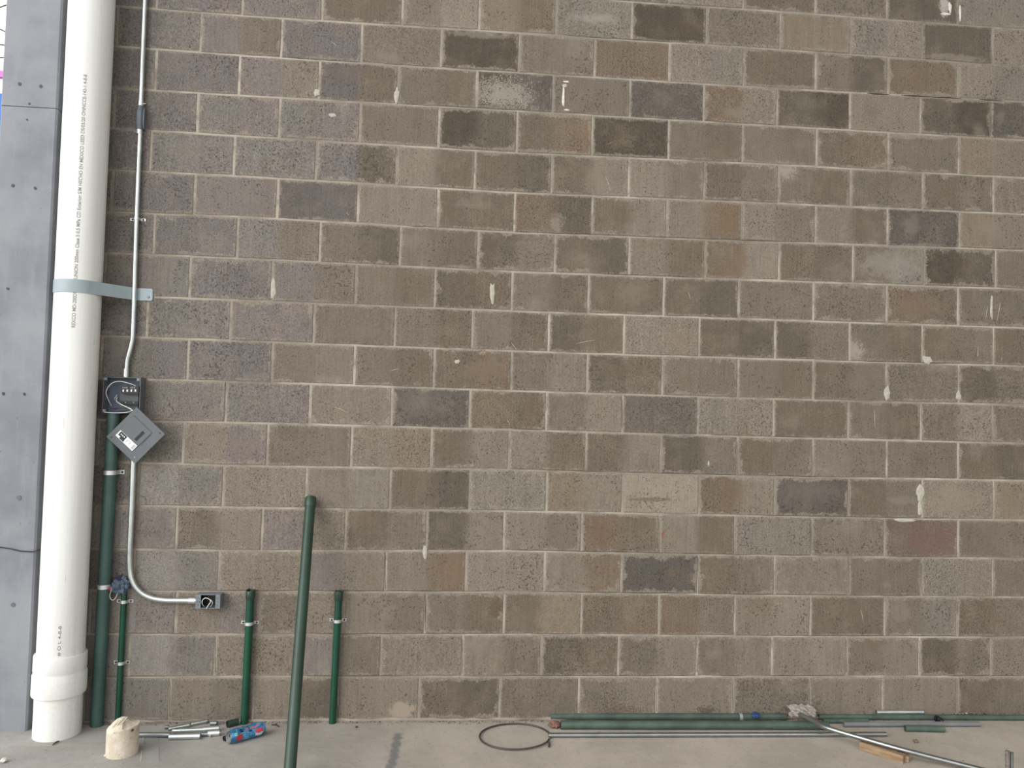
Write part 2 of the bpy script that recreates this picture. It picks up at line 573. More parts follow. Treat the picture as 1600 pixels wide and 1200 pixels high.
JOINTS = {-1: [1045, 1161, 1274, 1386, 1496],
0: [245, 379, 504, 629, 749, 869, 987.5, 1104, 1219, 1329, 1441, 1550],
1: [184, 314, 440, 565, 689.5, 811, 929, 1046, 1162, 1274.5, 1387.5, 1497],
2: [244, 374, 499, 622, 745, 864, 984, 1099.5, 1214, 1328, 1438, 1548],
3: [179.5, 309, 437, 562.5, 686, 807.5, 925.5, 1044.5, 1160, 1276, 1388, 1497.5],
4: [236, 366, 494, 620, 742, 862, 982.5, 1100, 1216, 1329, 1442, 1552],
5: [177, 304, 434, 559.5, 684.5, 804, 925, 1042.5, 1159, 1274, 1387, 1499],
6: [241, 371, 500, 625, 747, 867, 983, 1102, 1217.5, 1332.5, 1444.5, 1555.5],
7: [165, 297, 425, 555.5, 679.5, 800, 919.5, 1037, 1154, 1271, 1385, 1497],
8: [230, 360.5, 490.5, 617, 738, 857.5, 975, 1092.5, 1211, 1327.5, 1441, 1552],
9: [159, 294, 425, 554, 678, 799, 917.5, 1035, 1153, 1270.5, 1384.5, 1497.5],
10: [222, 353, 484.5, 612.5, 734, 854, 972.5, 1090, 1209, 1325, 1439, 1550],
11: [154, 287, 418, 549, 674, 795.5, 915.5, 1033, 1152, 1270, 1385, 1497],
12: [216, 349, 479, 609.5, 734, 854, 973, 1092.5, 1210.5, 1326, 1441, 1552],
13: [143, 276, 409.5, 540, 667, 787.5, 909, 1030, 1148, 1267.5, 1382, 1497],
14: [209, 342.5, 473, 602.5, 728, 851, 971, 1091, 1210, 1326, 1440, 1551],
15: [141, 275, 406, 537.5, 664.5, 787.5, 908, 1029.5, 1148, 1266, 1382, 1496],
16: [202, 336, 470, 595, 722.5, 846, 966, 1089, 1206, 1322.5, 1437, 1548],
17: [132, 265, 396, 527, 655, 781, 904, 1026, 1145, 1264, 1379, 1495.5]}
BLOCK_ALBEDO = .70          # the tones below were read off the lit wall
TONE = dict(n=(124, 114, 101), d=(106, 97, 84), D=(88, 80, 66), k=(101, 94, 85), l=(142, 132, 118), L=(158, 147, 131), g=(137, 129, 117),
            t=(139, 125, 108), b=(118, 106, 91), o=(126, 110, 93), w=(137, 127, 113), p=(132, 123, 117), q=(123, 116, 112), Q=(110, 103, 98), c=(130, 124, 117), G=(145, 139, 132), z=(114, 105, 95), R=(119, 103, 93))
TONES = {
-1: 'n l b n d g'.split(),
0: 'q q p b nl to g D n t gl d l'.split(),
1: 'q qc pn q n D n o lg b nd o lg'.split(),
2: 'q q pw Qb nb Dk n k ow dD w dD k'.split(),
3: 'q q cp cp n Dd bo D nb n bo n tw'.split(),
4: 'q cp cp qd wb bd bw wn bn nb n bn wb'.split(),
5: 'q q p Q w b od bw wo wn wb k tw'.split(),
6: 'q q cn nd nb dn bd wb ol b ng Dd n'.split(),
7: 'q pc q pn nb db nb b bd n n ob n'.split(),
8: 'q cp p n nb nb db lw bd dn nb bn b'.split(),
9: 'q cq q nw nb bo nw db n nb bn n dn'.split(),
10: 'q cp cp w k ob nw z gl b nb nl nd'.split(),
11: 'q c wp n wt bw wb bw dn bn wn n bd'.split(),
12: 'q Gc wl wg bd g tw L ow k bn lw t'.split(),
13: 'q Gp nw pw bn dw wn ob wb g n R n'.split(),
14: 'q Gc w pw wo l wo k bn w n gl n'.split(),
15: 'q Gp wp nw wn nb bt bo on wl b ng bn'.split(),
16: 'G Gc w pn w wn db nw nw wl nw dn w'.split(),
17: 'G Gc wn wd wl bd n nw w n w w bn'.split()}
# stains: (row, index): (u, v, ru, rv, colour, strength, graininess)
WH = (190, 184, 174)
STAIN = {
(2, 5): (-.06, -.02, .15, .09, (176, 168, 155), .62, 1.0), (1, 5): (.0, .08, .2, .02, (150, 140, 126), .5, .3),
(-1, 4): (.12, .0, .03, .06, WH, .8, .4), (3, 11): (-.1, .09, .2, .02, (150, 146, 132), .5, .2), (4, 9): (-.16, .07, .06, .05, (170, 162, 150), .7, .8),
(5, 6): (.02, -.05, .04, .05, (160, 150, 136), .5, .8), (6, 8): (-.02, .0, .06, .09, (120, 99, 74), .45, .3), (5, 8): (.12, .0, .07, .09, (120, 99, 74), .45, .3),
(3, 6): (.17, .02, .03, .05, (132, 103, 66), .45, .4), (7, 11): (.0, -.01, .16, .06, (128, 108, 90), .4, .2),
(8, 10): (-.17, -.05, .05, .06, (168, 160, 146), .7, .7), (12, 7): (-.05, -.03, .17, .012, (98, 90, 80), .6, .3),
(13, 11): (.05, -.01, .15, .09, (120, 92, 83), .6, .4), (12, 8): (-.02, .0, .08, .09, (119, 100, 78), .45, .2),
(14, 4): (.12, .0, .09, .09, (130, 106, 84), .45, .2), (6, 5): (-.14, .03, .05, .06, (98, 86, 72), .5, .2), (13, 8): (-.185, .0, .016, .028, (136, 88, 56), .6, .5),
(15, 5): (.16, .02, .05, .06, (96, 80, 64), .6, .2), (13, 7): (-.1, .0, .08, .08, (116, 92, 76), .5, .2), (0, 6): (.0, .0, .12, .03, (168, 160, 150), .5, .6),
(6, 10): (.0, .0, .16, .08, (160, 152, 142), .5, .7), (0, 11): (.0, -.08, .19, .02, (152, 142, 128), .5, .3), (17, 4): (.12, -.06, .07, .05, (176, 160, 142), .7, .2),
(4, 1): (.0, .0, .1, .08, (134, 126, 118), .3, .4), (11, 2): (.1, -.02, .09, .05, (138, 118, 110), .4, .3), (9, 5): (.05, .0, .13, .06, (130, 112, 94), .45, .2),
(8, 7): (.1, -.02, .1, .08, (142, 124, 106), .4, .2), (17, 7): (.02, -.06, .1, .03, (92, 76, 64), .45, 1.0), (17, 8): (.06, -.065, .05, .02, (70, 58, 50), .6, .9),
(10, 5): (.12, .0, .08, .08, (108, 92, 74), .4, .2), (12, 11): (.0, .0, .15, .08, (152, 140, 122), .4, .3), (10, 4): (-.05, .03, .13, .06, (128, 121, 112), .45, 1.0),
(12, 9): (.0, .03, .17, .05, (126, 118, 110), .4, 1.0), (2, 6): (.0, .0, .01, .01, WH, 0, 0)}


def ly(i, x):
    pts = LINES[i]
    if x <= pts[0][0]:
        (a, b), (c, d) = pts[0], pts[min(2, len(pts) - 1)]
        return b + (d - b) * (x - a) / (c - a)
    for (a, b), (c, d) in zip(pts, pts[1:]):
        if x <= c:
            return b + (d - b) * (x - a) / (c - a)
    return d


# heights of the bed joints as functions of X on the wall plane
BED = {i: sorted((at(x, ly(i, x)).x, at(x, ly(i, x)).z) for x in (170, 400, 800, 1200, 1600)) for i in range(1, 18)}
PITCH = .205


def bed(i, X):
    if i == 18:
        return .004
    if i <= 0:
        return bed(1, X) + PITCH * (1 - i)
    pts = BED[i]
    if X <= pts[0][0]: return pts[0][1]
    for (a, b), (c, d) in zip(pts, pts[1:]):
        if X <= c: return b + (d - b) * (X - a) / (c - a)
    return pts[-1][1]


XL = -1.845                        # where the block wall meets the column
wm = MB()
wm.box((XL, .0012, 0), (6.0, .15, RZ))
wall = wm.build('wall_back', 'mortar', smooth=False)
tag(wall, 'bare concrete block wall with pale mortar joints', kind='structure')


def block_mesh(xa, xb, i, GAP=.0112):
    """one block: irregular outline, soft arrises; returns MB and centre"""
    xm = (xa + xb) / 2
    c = Vector((xm, 0, (bed(i, xm) + bed(i + 1, xm)) / 2))
    g = GAP / 2
    pts = []
    nx = 6
    j = lambda s: random.uniform(-s, s)
    l, r = xa + g, xb - g
    for a in range(nx):
        X = l + (r - l) * a / nx
        pts.append((X + (j(.0012) if a == 0 else 0), bed(i + 1, X) + g * .85 + j(.0013)))
    for a in range(3):
        pts.append((r + j(.0013), bed(i + 1, r) + g + (bed(i, r) - bed(i + 1, r) - 2 * g) * a / 3))
    for a in range(nx):
        X = r + (l - r) * a / nx
        pts.append((X, bed(i, X) - g * .85 + j(.0013)))
    for a in range(3):
        pts.append((l + j(.0013), bed(i, l) - g + (bed(i + 1, l) - bed(i, l) + 2 * g) * a / 3))
    proud = random.uniform(-.0034, -.0006)
    n = len(pts)
    ins = []
    for (x, z) in pts:
        dx, dz = c.x - x, c.z - z
        ins.append((x + .0045 * (1 if dx > 0 else -1) * min(1, abs(dx) / .03), z + .0045 * (1 if dz > 0 else -1) * min(1, abs(dz) / .03)))
    vs = [(x, .012, z) for x, z in pts] + [(x, proud + .0022, z) for x, z in pts] + [(x, proud, z) for x, z in ins]
    fs = []
    for k in range(2):
        for a in range(n):
            b = (a + 1) % n
            fs.append((k * n + a, k * n + b, (k + 1) * n + b, (k + 1) * n + a))
    fs.append(tuple(2 * n + a for a in range(n)))
    mb = MB(); mb.add(vs, fs)
    return mb, c, (r - l) / 2, PITCH / 2 - g


def set_look(o, ta, tb, hw, hh, stain=None, pitted=0.0):
    def jit(c):
        f = random.uniform(.95, 1.05)
        return tuple(x * f * BLOCK_ALBEDO for x in lin(c))
    o['tone_left'] = jit(TONE[ta]); o['tone_right'] = jit(TONE[tb])
    o['half_size'] = (hw, hh, random.choice((.010, .016, .024, .034)))
    o['pitted'] = float(pitted)
    if stain:
        u, v, ru, rv, c, s, gr = stain
        o['stain_place'] = (u, v, gr); o['stain_size'] = (ru, rv, s); o['stain_tone'] = tuple(x * .78 for x in lin(c))
    else:
        o['stain_place'] = (random.uniform(-.15, .15), random.uniform(-.08, .08), random.uniform(.3, 1))
        o['stain_size'] = (random.uniform(.03, .09), random.uniform(.02, .07), random.uniform(0, .30))
        o['stain_tone'] = tuple(x * .72 for x in lin(random.choice(((160, 150, 136), (160, 150, 136), (96, 86, 74), (128, 106, 84)))))


edges_above = MB()
for i in range(-3, 18):
    if i in JOINTS:
        js = []
        for x in JOINTS[i]:
            if i < 1:
                y = 30 if i == 0 else 8
                if i == 0: y = max(4, ly(1, x) - 28)
                if i == -1: y = max(0, ly(1, x) - 88)
            else:
                y = (ly(i, x) + ly(i + 1, x)) / 2
            js.append(at(x, y).x)
        tones = list(TONES[i])
        if i == -1:
            while js[0] - .4 > XL + .1:
                js.insert(0, js[0] - .4); tones.insert(0, random.choice('nbwqd'))
            vis0 = len(js) - 5
        else:
            vis0 = 0
    else:
        js = [XL + .25 + (i % 2) * .2 + .4 * k for k in range(11)]
        tones = [random.choice('nbwqd') for _ in range(12)]
        vis0 = 99
    xs = [XL - .02] + js
    while xs[-1] < 5.5:
        xs.append(xs[-1] + .4)
    for k in range(len(xs) - 1):
        tn = tones[k] if k < len(tones) else random.choice('nbwd')
        mb, c, hw, hh = block_mesh(xs[k], xs[k + 1], i)
        if k >= vis0 and k < len(js) + 1:
            o = mb.build('concrete_block', 'block', wall, origin=c, smooth=False)
            set_look(o, tn[0], tn[-1], hw, hh, STAIN.get((i, k - (vis0 if i == -1 else 0))), pitted=1.0 if tn[0] in 'kgqcl' else random.choice((0, 0, .6)))
        else:
            edges_above.add(mb.v, mb.f)
# blocks beyond the photograph's frame, one joined part
k = N('far_block_face')
p = k.pos()
k.bump(k.noise(p, 180.0, 3.0, .7), .35, .003)
isl = k.n('ShaderNodeNewGeometry').outputs['Random Per Island']
fc = k.mix(isl, lin((94, 86, 75)), lin((119, 108, 95)))
fc = k.mix(k.ramp(k.noise(p, 12.0, 4.0, .65), .4, .75, 0, .3), fc, lin((125, 114, 100)))
fc = k.mix(k.ramp(k.noise(p, 105.0, 1.0), .62, .67, 0, .6), fc, lin((50, 44, 38)))
far_mat = k.done(fc, .93)
o = edges_above.build('concrete_block_courses', far_mat, wall, smooth=False)
o['kind'] = 'stuff'

# mortar lumps and splashes stuck on the blocks (px outline centre, size px)
def splat(px, py, w, h, mat='splat', th=.004, seed=0, name='mortar_splash'):
    random.seed(int(px * 7 + py) + seed)
    c = at(px, py)
    s = 1 / 300.0
    n = 14
    poly = []
    for a in range(n):
        r = random.uniform(.7, 1.15)
        poly.append((c.x + math.cos(2 * PI * a / n) * w * s / 2 * r, c.z + math.sin(2 * PI * a / n) * h * s / 2 * r))
    inner = [(c.x + (x - c.x) * .65, c.z + (z - c.z) * .65) for x, z in poly]
    mb = MB()
    vs = [(x, .004, z) for x, z in poly] + [(x, -th * .55, z) for x, z in poly] + [(x, -th, z) for x, z in inner]
    fs = []
    for q in range(2):
        for a in range(n):
            b = (a + 1) % n
            fs.append((q * n + a, q * n + b, (q + 1) * n + b, (q + 1) * n + a))
    fs.append(tuple(2 * n + a for a in range(n)))
    mb.add(vs, fs)
    return mb.build(name, mat, wall, origin=(c.x, 0, c.z))


for q in [(1438, 770, 14, 30), (1437, 795, 9, 22), (1386, 614, 12, 24), (1497, 618, 10, 16), (427, 452, 9, 34), (769, 458, 8, 36), (664, 862, 7, 22),
          (1449, 562, 18, 14), (1415, 813, 40, 6), (1549, 480, 5, 40), (495, 145, 10, 12), (620, 150, 8, 26), (520, 180, 14, 7),
          (882, 134, 10, 6), (1107, 724, 3, 11), (714, 565, 10, 8)]:
    splat(*q)
splat(1275, 1093, 17, 15, mat='clod', th=.007, name='mortar_lump')
for q in [(880, 151, 6, 56), (1484, 12, 6, 20), (1500, 20, 4, 28), (885, 172, 16, 4), (884, 128, 16, 4), (1478, 22, 18, 5)]:
    splat(*q, mat='wsplat', th=.003, name='lime_mark')
splat(1020, 505, 6, 8, mat='red', th=.0022, name='paint_dot')
splat(752, 551, 17, 10, mat='dirt', th=.004, name='mud_spot')
# scratches: thin pale scuffs
def scuff(ax, ay, bx, by, mat='splat', w=.0016):
    a = at(ax, ay, -.0020); b = at(bx, by, -.0020)
    mb = MB(); mb.tube([a, (a + b) / 2 + Vector((.001, 0, .001)), b], [w * .4, w, w * .4], 5)
    mb.build('scuff', mat, wall, origin=a)
for q in [(1543, 478, 1540, 498), (1563, 472, 1558, 500), (1528, 535, 1527, 565), (1565, 553, 1564, 570), (647, 464, 654, 467), (541, 332, 545, 337),
          (945, 229, 961, 219), (946, 275, 954, 297), (1075, 456, 1079, 468), (900, 537, 930, 531), (608, 580, 625, 576), (520, 635, 545, 645), (792, 655, 797, 666),
          (1345, 952, 1349, 972), (770, 752, 788, 768), (1367, 668, 1366, 640), (798, 535, 806, 545), (518, 65, 526, 72)]:
    scuff(*q)
for q in [(508, 716, 520, 711), (512, 717, 533, 714), (505, 712, 530, 711)]:
    scuff(*q, mat='rust', w=.0012)
# open cracks where bed or head joints have parted from the blocks
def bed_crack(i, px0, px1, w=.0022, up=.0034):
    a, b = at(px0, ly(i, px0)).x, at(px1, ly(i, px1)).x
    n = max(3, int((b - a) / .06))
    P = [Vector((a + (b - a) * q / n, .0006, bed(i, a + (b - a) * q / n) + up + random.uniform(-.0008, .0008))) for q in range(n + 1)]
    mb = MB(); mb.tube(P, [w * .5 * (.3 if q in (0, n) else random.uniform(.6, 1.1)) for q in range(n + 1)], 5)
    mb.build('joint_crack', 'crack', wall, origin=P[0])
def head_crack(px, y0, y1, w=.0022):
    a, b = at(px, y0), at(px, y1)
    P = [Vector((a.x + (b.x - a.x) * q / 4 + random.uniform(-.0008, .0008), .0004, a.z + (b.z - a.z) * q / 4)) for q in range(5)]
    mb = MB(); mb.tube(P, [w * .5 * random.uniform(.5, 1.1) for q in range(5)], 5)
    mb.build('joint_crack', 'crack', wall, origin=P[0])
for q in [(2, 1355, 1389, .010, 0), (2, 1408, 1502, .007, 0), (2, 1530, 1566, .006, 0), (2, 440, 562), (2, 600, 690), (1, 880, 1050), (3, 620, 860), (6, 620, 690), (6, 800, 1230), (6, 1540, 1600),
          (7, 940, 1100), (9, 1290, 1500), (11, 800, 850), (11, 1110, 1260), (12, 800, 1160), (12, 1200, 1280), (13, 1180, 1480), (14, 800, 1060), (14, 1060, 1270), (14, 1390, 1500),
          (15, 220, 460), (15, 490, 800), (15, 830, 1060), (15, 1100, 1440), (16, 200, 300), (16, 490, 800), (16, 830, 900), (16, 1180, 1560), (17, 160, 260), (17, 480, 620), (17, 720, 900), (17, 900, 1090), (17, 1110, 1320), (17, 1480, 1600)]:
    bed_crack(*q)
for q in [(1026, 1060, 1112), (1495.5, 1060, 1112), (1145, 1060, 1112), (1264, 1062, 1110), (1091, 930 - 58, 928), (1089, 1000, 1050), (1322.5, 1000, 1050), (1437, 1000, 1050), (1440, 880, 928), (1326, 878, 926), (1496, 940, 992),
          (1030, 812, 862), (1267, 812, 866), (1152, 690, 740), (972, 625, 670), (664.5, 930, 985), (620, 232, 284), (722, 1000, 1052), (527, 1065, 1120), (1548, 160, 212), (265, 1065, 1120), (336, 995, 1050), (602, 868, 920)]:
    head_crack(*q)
random.seed(21)

# ------------------------------------------------------------------ concrete column on the left
cx1 = -1.919
cx0 = at(9, 0, -.1).x
CY = -.10
ct = thing('concrete_column', 'smooth grey cast concrete column at the left beside the white drain pipe', 'column', ((cx0 + cx1) / 2, 0, 0))
zs = [0, at(45, 167, CY).z, 4.2]
for a, b, dy in ((zs[0], zs[1], .001), (zs[1], zs[2], 0)):
    mb = MB()
    e = .008
    lo, hi = a + (.0015 if a else 0), b - .0015
    poly = [(cx0 + e, CY + dy), (cx1 - e, CY + dy), (cx1, CY + dy + e), (cx1, .25), (cx0, .25), (cx0, CY + dy + e)]
    mb.add([(x, y, lo) for x, y in poly] + [(x, y, hi) for x, y in poly],
           [tuple(range(6))[::-1], tuple(range(6, 12))] + [(q, (q + 1) % 6, 6 + (q + 1) % 6, 6 + q) for q in range(6)])
    mb.build('cast_lift', 'column', ct, smooth=False)
mb = MB(); mb.box((cx0 + .006, CY + .006, 0), (cx1 - .006, .24, 4.19)); mb.build('pour_joint', 'dark', ct, smooth=False)
for (px, py, r) in [(31, 131, .010), (64, 135, .010), (20, 290, .010), (55, 294, .008), (12, 451, .008), (5, 615, .009), (38, 616, .008), (30, 778, .014), (20, 945, .012), (46, 162, .007), (42, 187, .006)]:
    c = at(px, py, CY)
    mb = MB()
    n = 10
    random.seed(int(px * 31 + py))
    R_ = [(r * .8 * random.uniform(.7, 1.1)) for _ in range(n)]
    mb.prism([(c.x + math.cos(2 * PI * a / n) * R_[a], c.z + math.sin(2 * PI * a / n) * R_[a] * 1.1) for a in range(n)], CY - .0022, CY + .004)
    mb.build('tie_hole', 'dark' if r < .011 else 'cast', ct, origin=c)
random.seed(5)
# wire tied round the column
mb = MB()
pts = [(cx0 - .02, CY - .006, at(0, 855, CY).z)]
for (x, y) in [(0, 855), (15, 857), (32, 861), (50, 862), (57, 861)]:
    q = at(x, y, CY - .004); pts.append(q)
pts.append((cx1 + .006, CY + .006, at(57, 861, CY).z)); pts.append((cx1 + .006, -.02, at(57, 861, CY).z + .002))
mb.tube(pts, .0028, 6)
o = mb.build('tie_wire', 'dark', origin=pts[0]); tag(o, 'thin dark wire running across the grey concrete column', 'wire')

# ------------------------------------------------------------------ white drain pipe
PX, PY, PR = -1.7725, -.12, .1
pt = thing('drain_pipe', 'thick white plastic drain pipe standing from floor to top of photo', 'pipe', (PX, PY, 0))
mb = MB(); mb.tube([(PX, PY, -.02), (PX, PY, 4.2)], PR, 64, PR - .008); mb.build('pipe_body', 'pvc', pt)
zc = [at(92, y, PY - PR).z for y in (1030, 1057, 1093)]
cf = MB()
prof = [(PR + .0005, zc[2] - .004), (PR + .0125, zc[2] - .002), (PR + .014, zc[2] + .004), (PR + .0135, zc[1] - .014), (PR + .009, zc[1] - .004), (PR + .0095, zc[1] + .004), (PR + .011, zc[1] + .008), (PR + .0105, zc[0] - .004), (PR + .009, zc[0]), (PR + .0005, zc[0] + .001)]
n = 64
vs = []; fs = []
for r, z in prof:
    vs += [(PX + r * math.cos(2 * PI * a / n), PY + r * math.sin(2 * PI * a / n), z) for a in range(n)]
for q in range(len(prof) - 1):
    for a in range(n):
        fs.append((q * n + a, q * n + (a + 1) % n, (q + 1) * n + (a + 1) % n, (q + 1) * n + a))
cf.add(vs, fs)
cf.build('coupling_sleeve', 'pvc', pt, label='stepped white push-fit sleeve near the floor')


def wrap_text(body, z0, height, ang0, name, size_z):
    cu = bpy.data.curves.new('print_curve', 'FONT')
    cu.body = body
    cu.size = 1.0
    cu.offset = .012
    ob = bpy.data.objects.new('print_curve', cu)
    COL.objects.link(ob)
    bpy.context.view_layer.update()
    dg = bpy.context.evaluated_depsgraph_get()
    me = ob.evaluated_get(dg).to_mesh()
    vs = [v.co.copy() for v in me.vertices]
    fs = [tuple(p.vertices) for p in me.polygons]
    ob.evaluated_get(dg).to_mesh_clear()
    bpy.data.objects.remove(ob); bpy.data.curves.remove(cu)
    w = max(v.x for v in vs)
    out = []
    for v in vs:
        z = z0 + v.x / w * size_z
        a = ang0 - (v.y * height) / PR          # letters' up points to the left, text reads upward
        r = PR + .0006
        out.append((PX + r * math.cos(a), PY + r * math.sin(a), z))
    mb = MB(); mb.add(out, fs)
    return mb.build(name, 'ink', pt, smooth=False)


view_ang = math.atan2(CAM.y - PY, CAM.x - PX)
za, zb = at(116, 512, PY - PR).z, at(134, 116, PY - PR).z
wrap_text('REXCO MD-200DN PVC UNION 200mm Clase 5 0.5 MPa CD Exterior S/M HECHO EN MEXICO LEED DS/05/20 ONNCCE-143-1 4-8-8', za, .021, view_ang - .06, 'pipe_print', zb - za)
za, zb = at(94, 1026, PY - PR).z, at(94, 979, PY - PR).z
wrap_text('# O L 4-8-8', za, .018, view_ang - .02, 'pipe_print', zb - za)

# strap over the pipe
zst = at(200, 459, -.01).z
st = thing('pipe_strap', 'pale blue grey steel strap holding the white drain pipe to the wall', 'strap', (PX + .2, 0, zst))
sr = PR + .0012
xe = at(239, 464, 0).x
path = []
dirv = Vector((math.cos(view_ang), math.sin(view_ang)))
# tangent leaving the pipe on the right and bending onto the wall
bx, by = PX + .215, -.006
dx, dy = bx - PX, by - PY
dist = math.hypot(dx, dy)
tang = math.atan2(dy, dx) - math.acos(sr / dist)
a0 = -PI - .5
for q in range(33):
    a = a0 + (tang - a0) * q / 32
    nn = Vector((math.cos(a), math.sin(a), 0))
    path.append((Vector((PX, PY, zst)) + nn * sr, nn))
last, ln = path[-1]
for t in (.25, .5, .75, .93):
    path.append((last.lerp(Vector((bx, by, zst)), t), ln))
path.append((Vector((bx + .004, -.0045, zst)), Vector((.35, -.94, 0)).normalized()))
path.append((Vector((bx + .015, -.0035, zst)), Vector((0, -1, 0))))
path.append((Vector((xe - .004, -.0035, zst)), Vector((0, -1, 0))))
mb = MB(); mb.sheet(path, (0, 0, 1), .060, .0022); mb.build('band', 'strap', st)
mb = MB(); mb.sheet([(Vector((xe - .0042, -.0035, zst)), Vector((0, -1, 0))), (Vector((xe, -.0035, zst)), Vector((0, -1, 0)))], (0, 0, 1), .050, .0022); mb.build('band_end', 'strap', st)
bc = at(232, 464, -.006)
mb = MB(); mb.tube([(bc.x, -.0050, bc.z), (bc.x, -.0085, bc.z), (bc.x, -.0105, bc.z)], [.006, .006, .004], 10); mb.build('bolt', 'dullgalv', st)


# ------------------------------------------------------------------ clamps
def two_lug(parent, X, Y, Z, r, w=.017, lug=.022, name='pipe_clamp', left=True, right=True):
    """saddle clamp over a vertical pipe"""
    path = []
    if left:
        path += [(Vector((X - r - lug, -.0015, Z)), Vector((0, -1, 0))), (Vector((X - r - .004, -.0015, Z)), Vector((0, -1, 0)))]
    path += [(Vector((X - r - .001, (Y - .002) * .5, Z)), Vector((-1, 0, 0)))]
    for q in range(13):
        a = PI + PI * q / 12
        nn = Vector((math.cos(a), math.sin(a), 0))
        path.append((Vector((X, Y, Z)) + nn * (r + .0005), nn))
    path += [(Vector((X + r + .001, (Y - .002) * .5, Z)), Vector((1, 0, 0)))]
    if right:
        path += [(Vector((X + r + .004, -.0015, Z)), Vector((0, -1, 0))), (Vector((X + r + lug, -.0015, Z)), Vector((0, -1, 0)))]
    mb = MB(); mb.sheet(path, (0, 0, 1), w, .002)
    c = mb.build(name, 'zinc', parent, origin=(X, Y, Z))
    for s_, on in ((-1, left), (1, right)):
        if on:
            sx = X + s_ * (r + lug * .58)
            mb = MB(); mb.tube([(sx, -.003, Z), (sx, -.006, Z), (sx, -.0075, Z)], [.0052, .0052, .003], 8)
            mb.build('screw', 'dark', c, origin=(sx, -.004, Z))
    return c


# ------------------------------------------------------------------ upper conduit
cr = .0122
def pth(pts, Y):
    return [at(x, y, Y) for x, y in pts]
def smooth(pts, it=2):
    for _ in range(it):
        o = [pts[0]]
        for a, b in zip(pts, pts[1:]):
            o += [a.lerp(b, .25), a.lerp(b, .75)]
        o.append(pts[-1]); pts = o
    return pts
CYc = -.0200
top = at(226, 0, CYc)
XC = at(220, 163, CYc).x
uc = thing('electrical_conduit', 'thin galvanised conduit running down the wall to the open panel box', 'conduit', (at(197, 587, CYc).x, CYc, at(197, 587, CYc).z))
z_a, z_b = at(221, 166, CYc).z, at(219, 203, CYc).z
mb = MB(); mb.tube([(top.x - .0015, CYc, 4.2), (XC, CYc, z_a)], cr, 14, cr - .002); mb.build('tube', 'galv', uc)
low = smooth(pth([(219, 203), (213, 345), (209.5, 470), (207.5, 528)], CYc)[:1] + pth([(213, 345), (209.5, 470), (207.6, 520), (206.5, 534), (202, 551), (198.5, 563), (197.5, 578), (197, 590)], CYc), 2)
mb = MB(); mb.tube(low, cr, 14, cr - .002); mb.build('tube', 'galv', uc)
# cast conduit body (with side cover) where the two tubes meet
cbz0, cbz1 = z_b + .004, z_a - .004
mb = MB()
bw = .0165
prof = [(cbz0 - .004, cr + .003), (cbz0 + .016, cr + .004), (cbz0 + .024, bw + .002), (cbz1 - .024, bw + .002), (cbz1 - .016, cr + .004), (cbz1 + .004, cr + .003)]
vs = []; fs = []
n = 12
for z, r in prof:
    for a in range(n):
        ca, sa = math.cos(2 * PI * a / n), math.sin(2 * PI * a / n)
        q = r / max(abs(ca), abs(sa)) * .86 if r > bw else r
        vs.append((XC + ca * min(q, r * 1.15), CYc + sa * min(q, r * 1.05), z))
for q in range(len(prof) - 1):
    for a in range(n):
        fs.append((q * n + a, q * n + (a + 1) % n, (q + 1) * n + (a + 1) % n, (q + 1) * n + a))
fs += [tuple(range(n))[::-1], tuple((len(prof) - 1) * n + a for a in range(n))]
mb.add(vs, fs)
cb = mb.build('conduit_body', 'cast', uc, origin=(XC, CYc, cbz0), label='dark grey cast conduit fitting with a side cover')
mb = MB()
hz = (cbz1 - cbz0) * .5 + .004; zc_ = (cbz0 + cbz1) / 2
pl = []
for a in range(20):
    t = 2 * PI * a / 20
    pl.append((CYc + math.copysign(abs(math.cos(t)) ** .6, math.cos(t)) * .0165, zc_ - .004 + math.copysign(abs(math.sin(t)) ** .5, math.sin(t)) * hz * .92))
vs = [(XC + bw + .003, y, z) for y, z in pl] + [(XC + bw + .008, y, z) for y, z in pl]
mb.add(vs, [tuple(range(20)), tuple(range(39, 19, -1))] + [(a, (a + 1) % 20, 20 + (a + 1) % 20, 20 + a) for a in range(20)])
mb.build('cover_plate', 'cast', cb, origin=(XC + bw, CYc, zc_))
for z, s_ in ((z_a, 1), (z_b, -1)):
    mb = MB(); mb.tube([(XC, CYc, z - .004), (XC, CYc, z + s_ * .022)] if s_ > 0 else [(XC, CYc, z + .004), (XC, CYc, z - .022)], cr + .002, 14, cr)
    c = mb.build('set_screw_connector', 'zinc', uc, origin=(XC, CYc, z))
    mb = MB(); mb.tube([(XC + s_ * cr, CYc - .004, z + s_ * .010), (XC + s_ * (cr + .014), CYc - .006, z + s_ * .011)], .0028, 7); mb.build('screw', 'dullgalv', c)
c342 = at(213.5, 342, CYc)
two_lug(uc, c342.x, CYc, c342.z, cr, w=.012, lug=.024)
pbt = at(197, 580, CYc)
mb = MB(); mb.tube([(pbt.x, CYc, pbt.z - .028), (pbt.x, CYc, pbt.z + .012)], cr + .0022, 14, cr); mb.build('connector', 'zinc', uc)

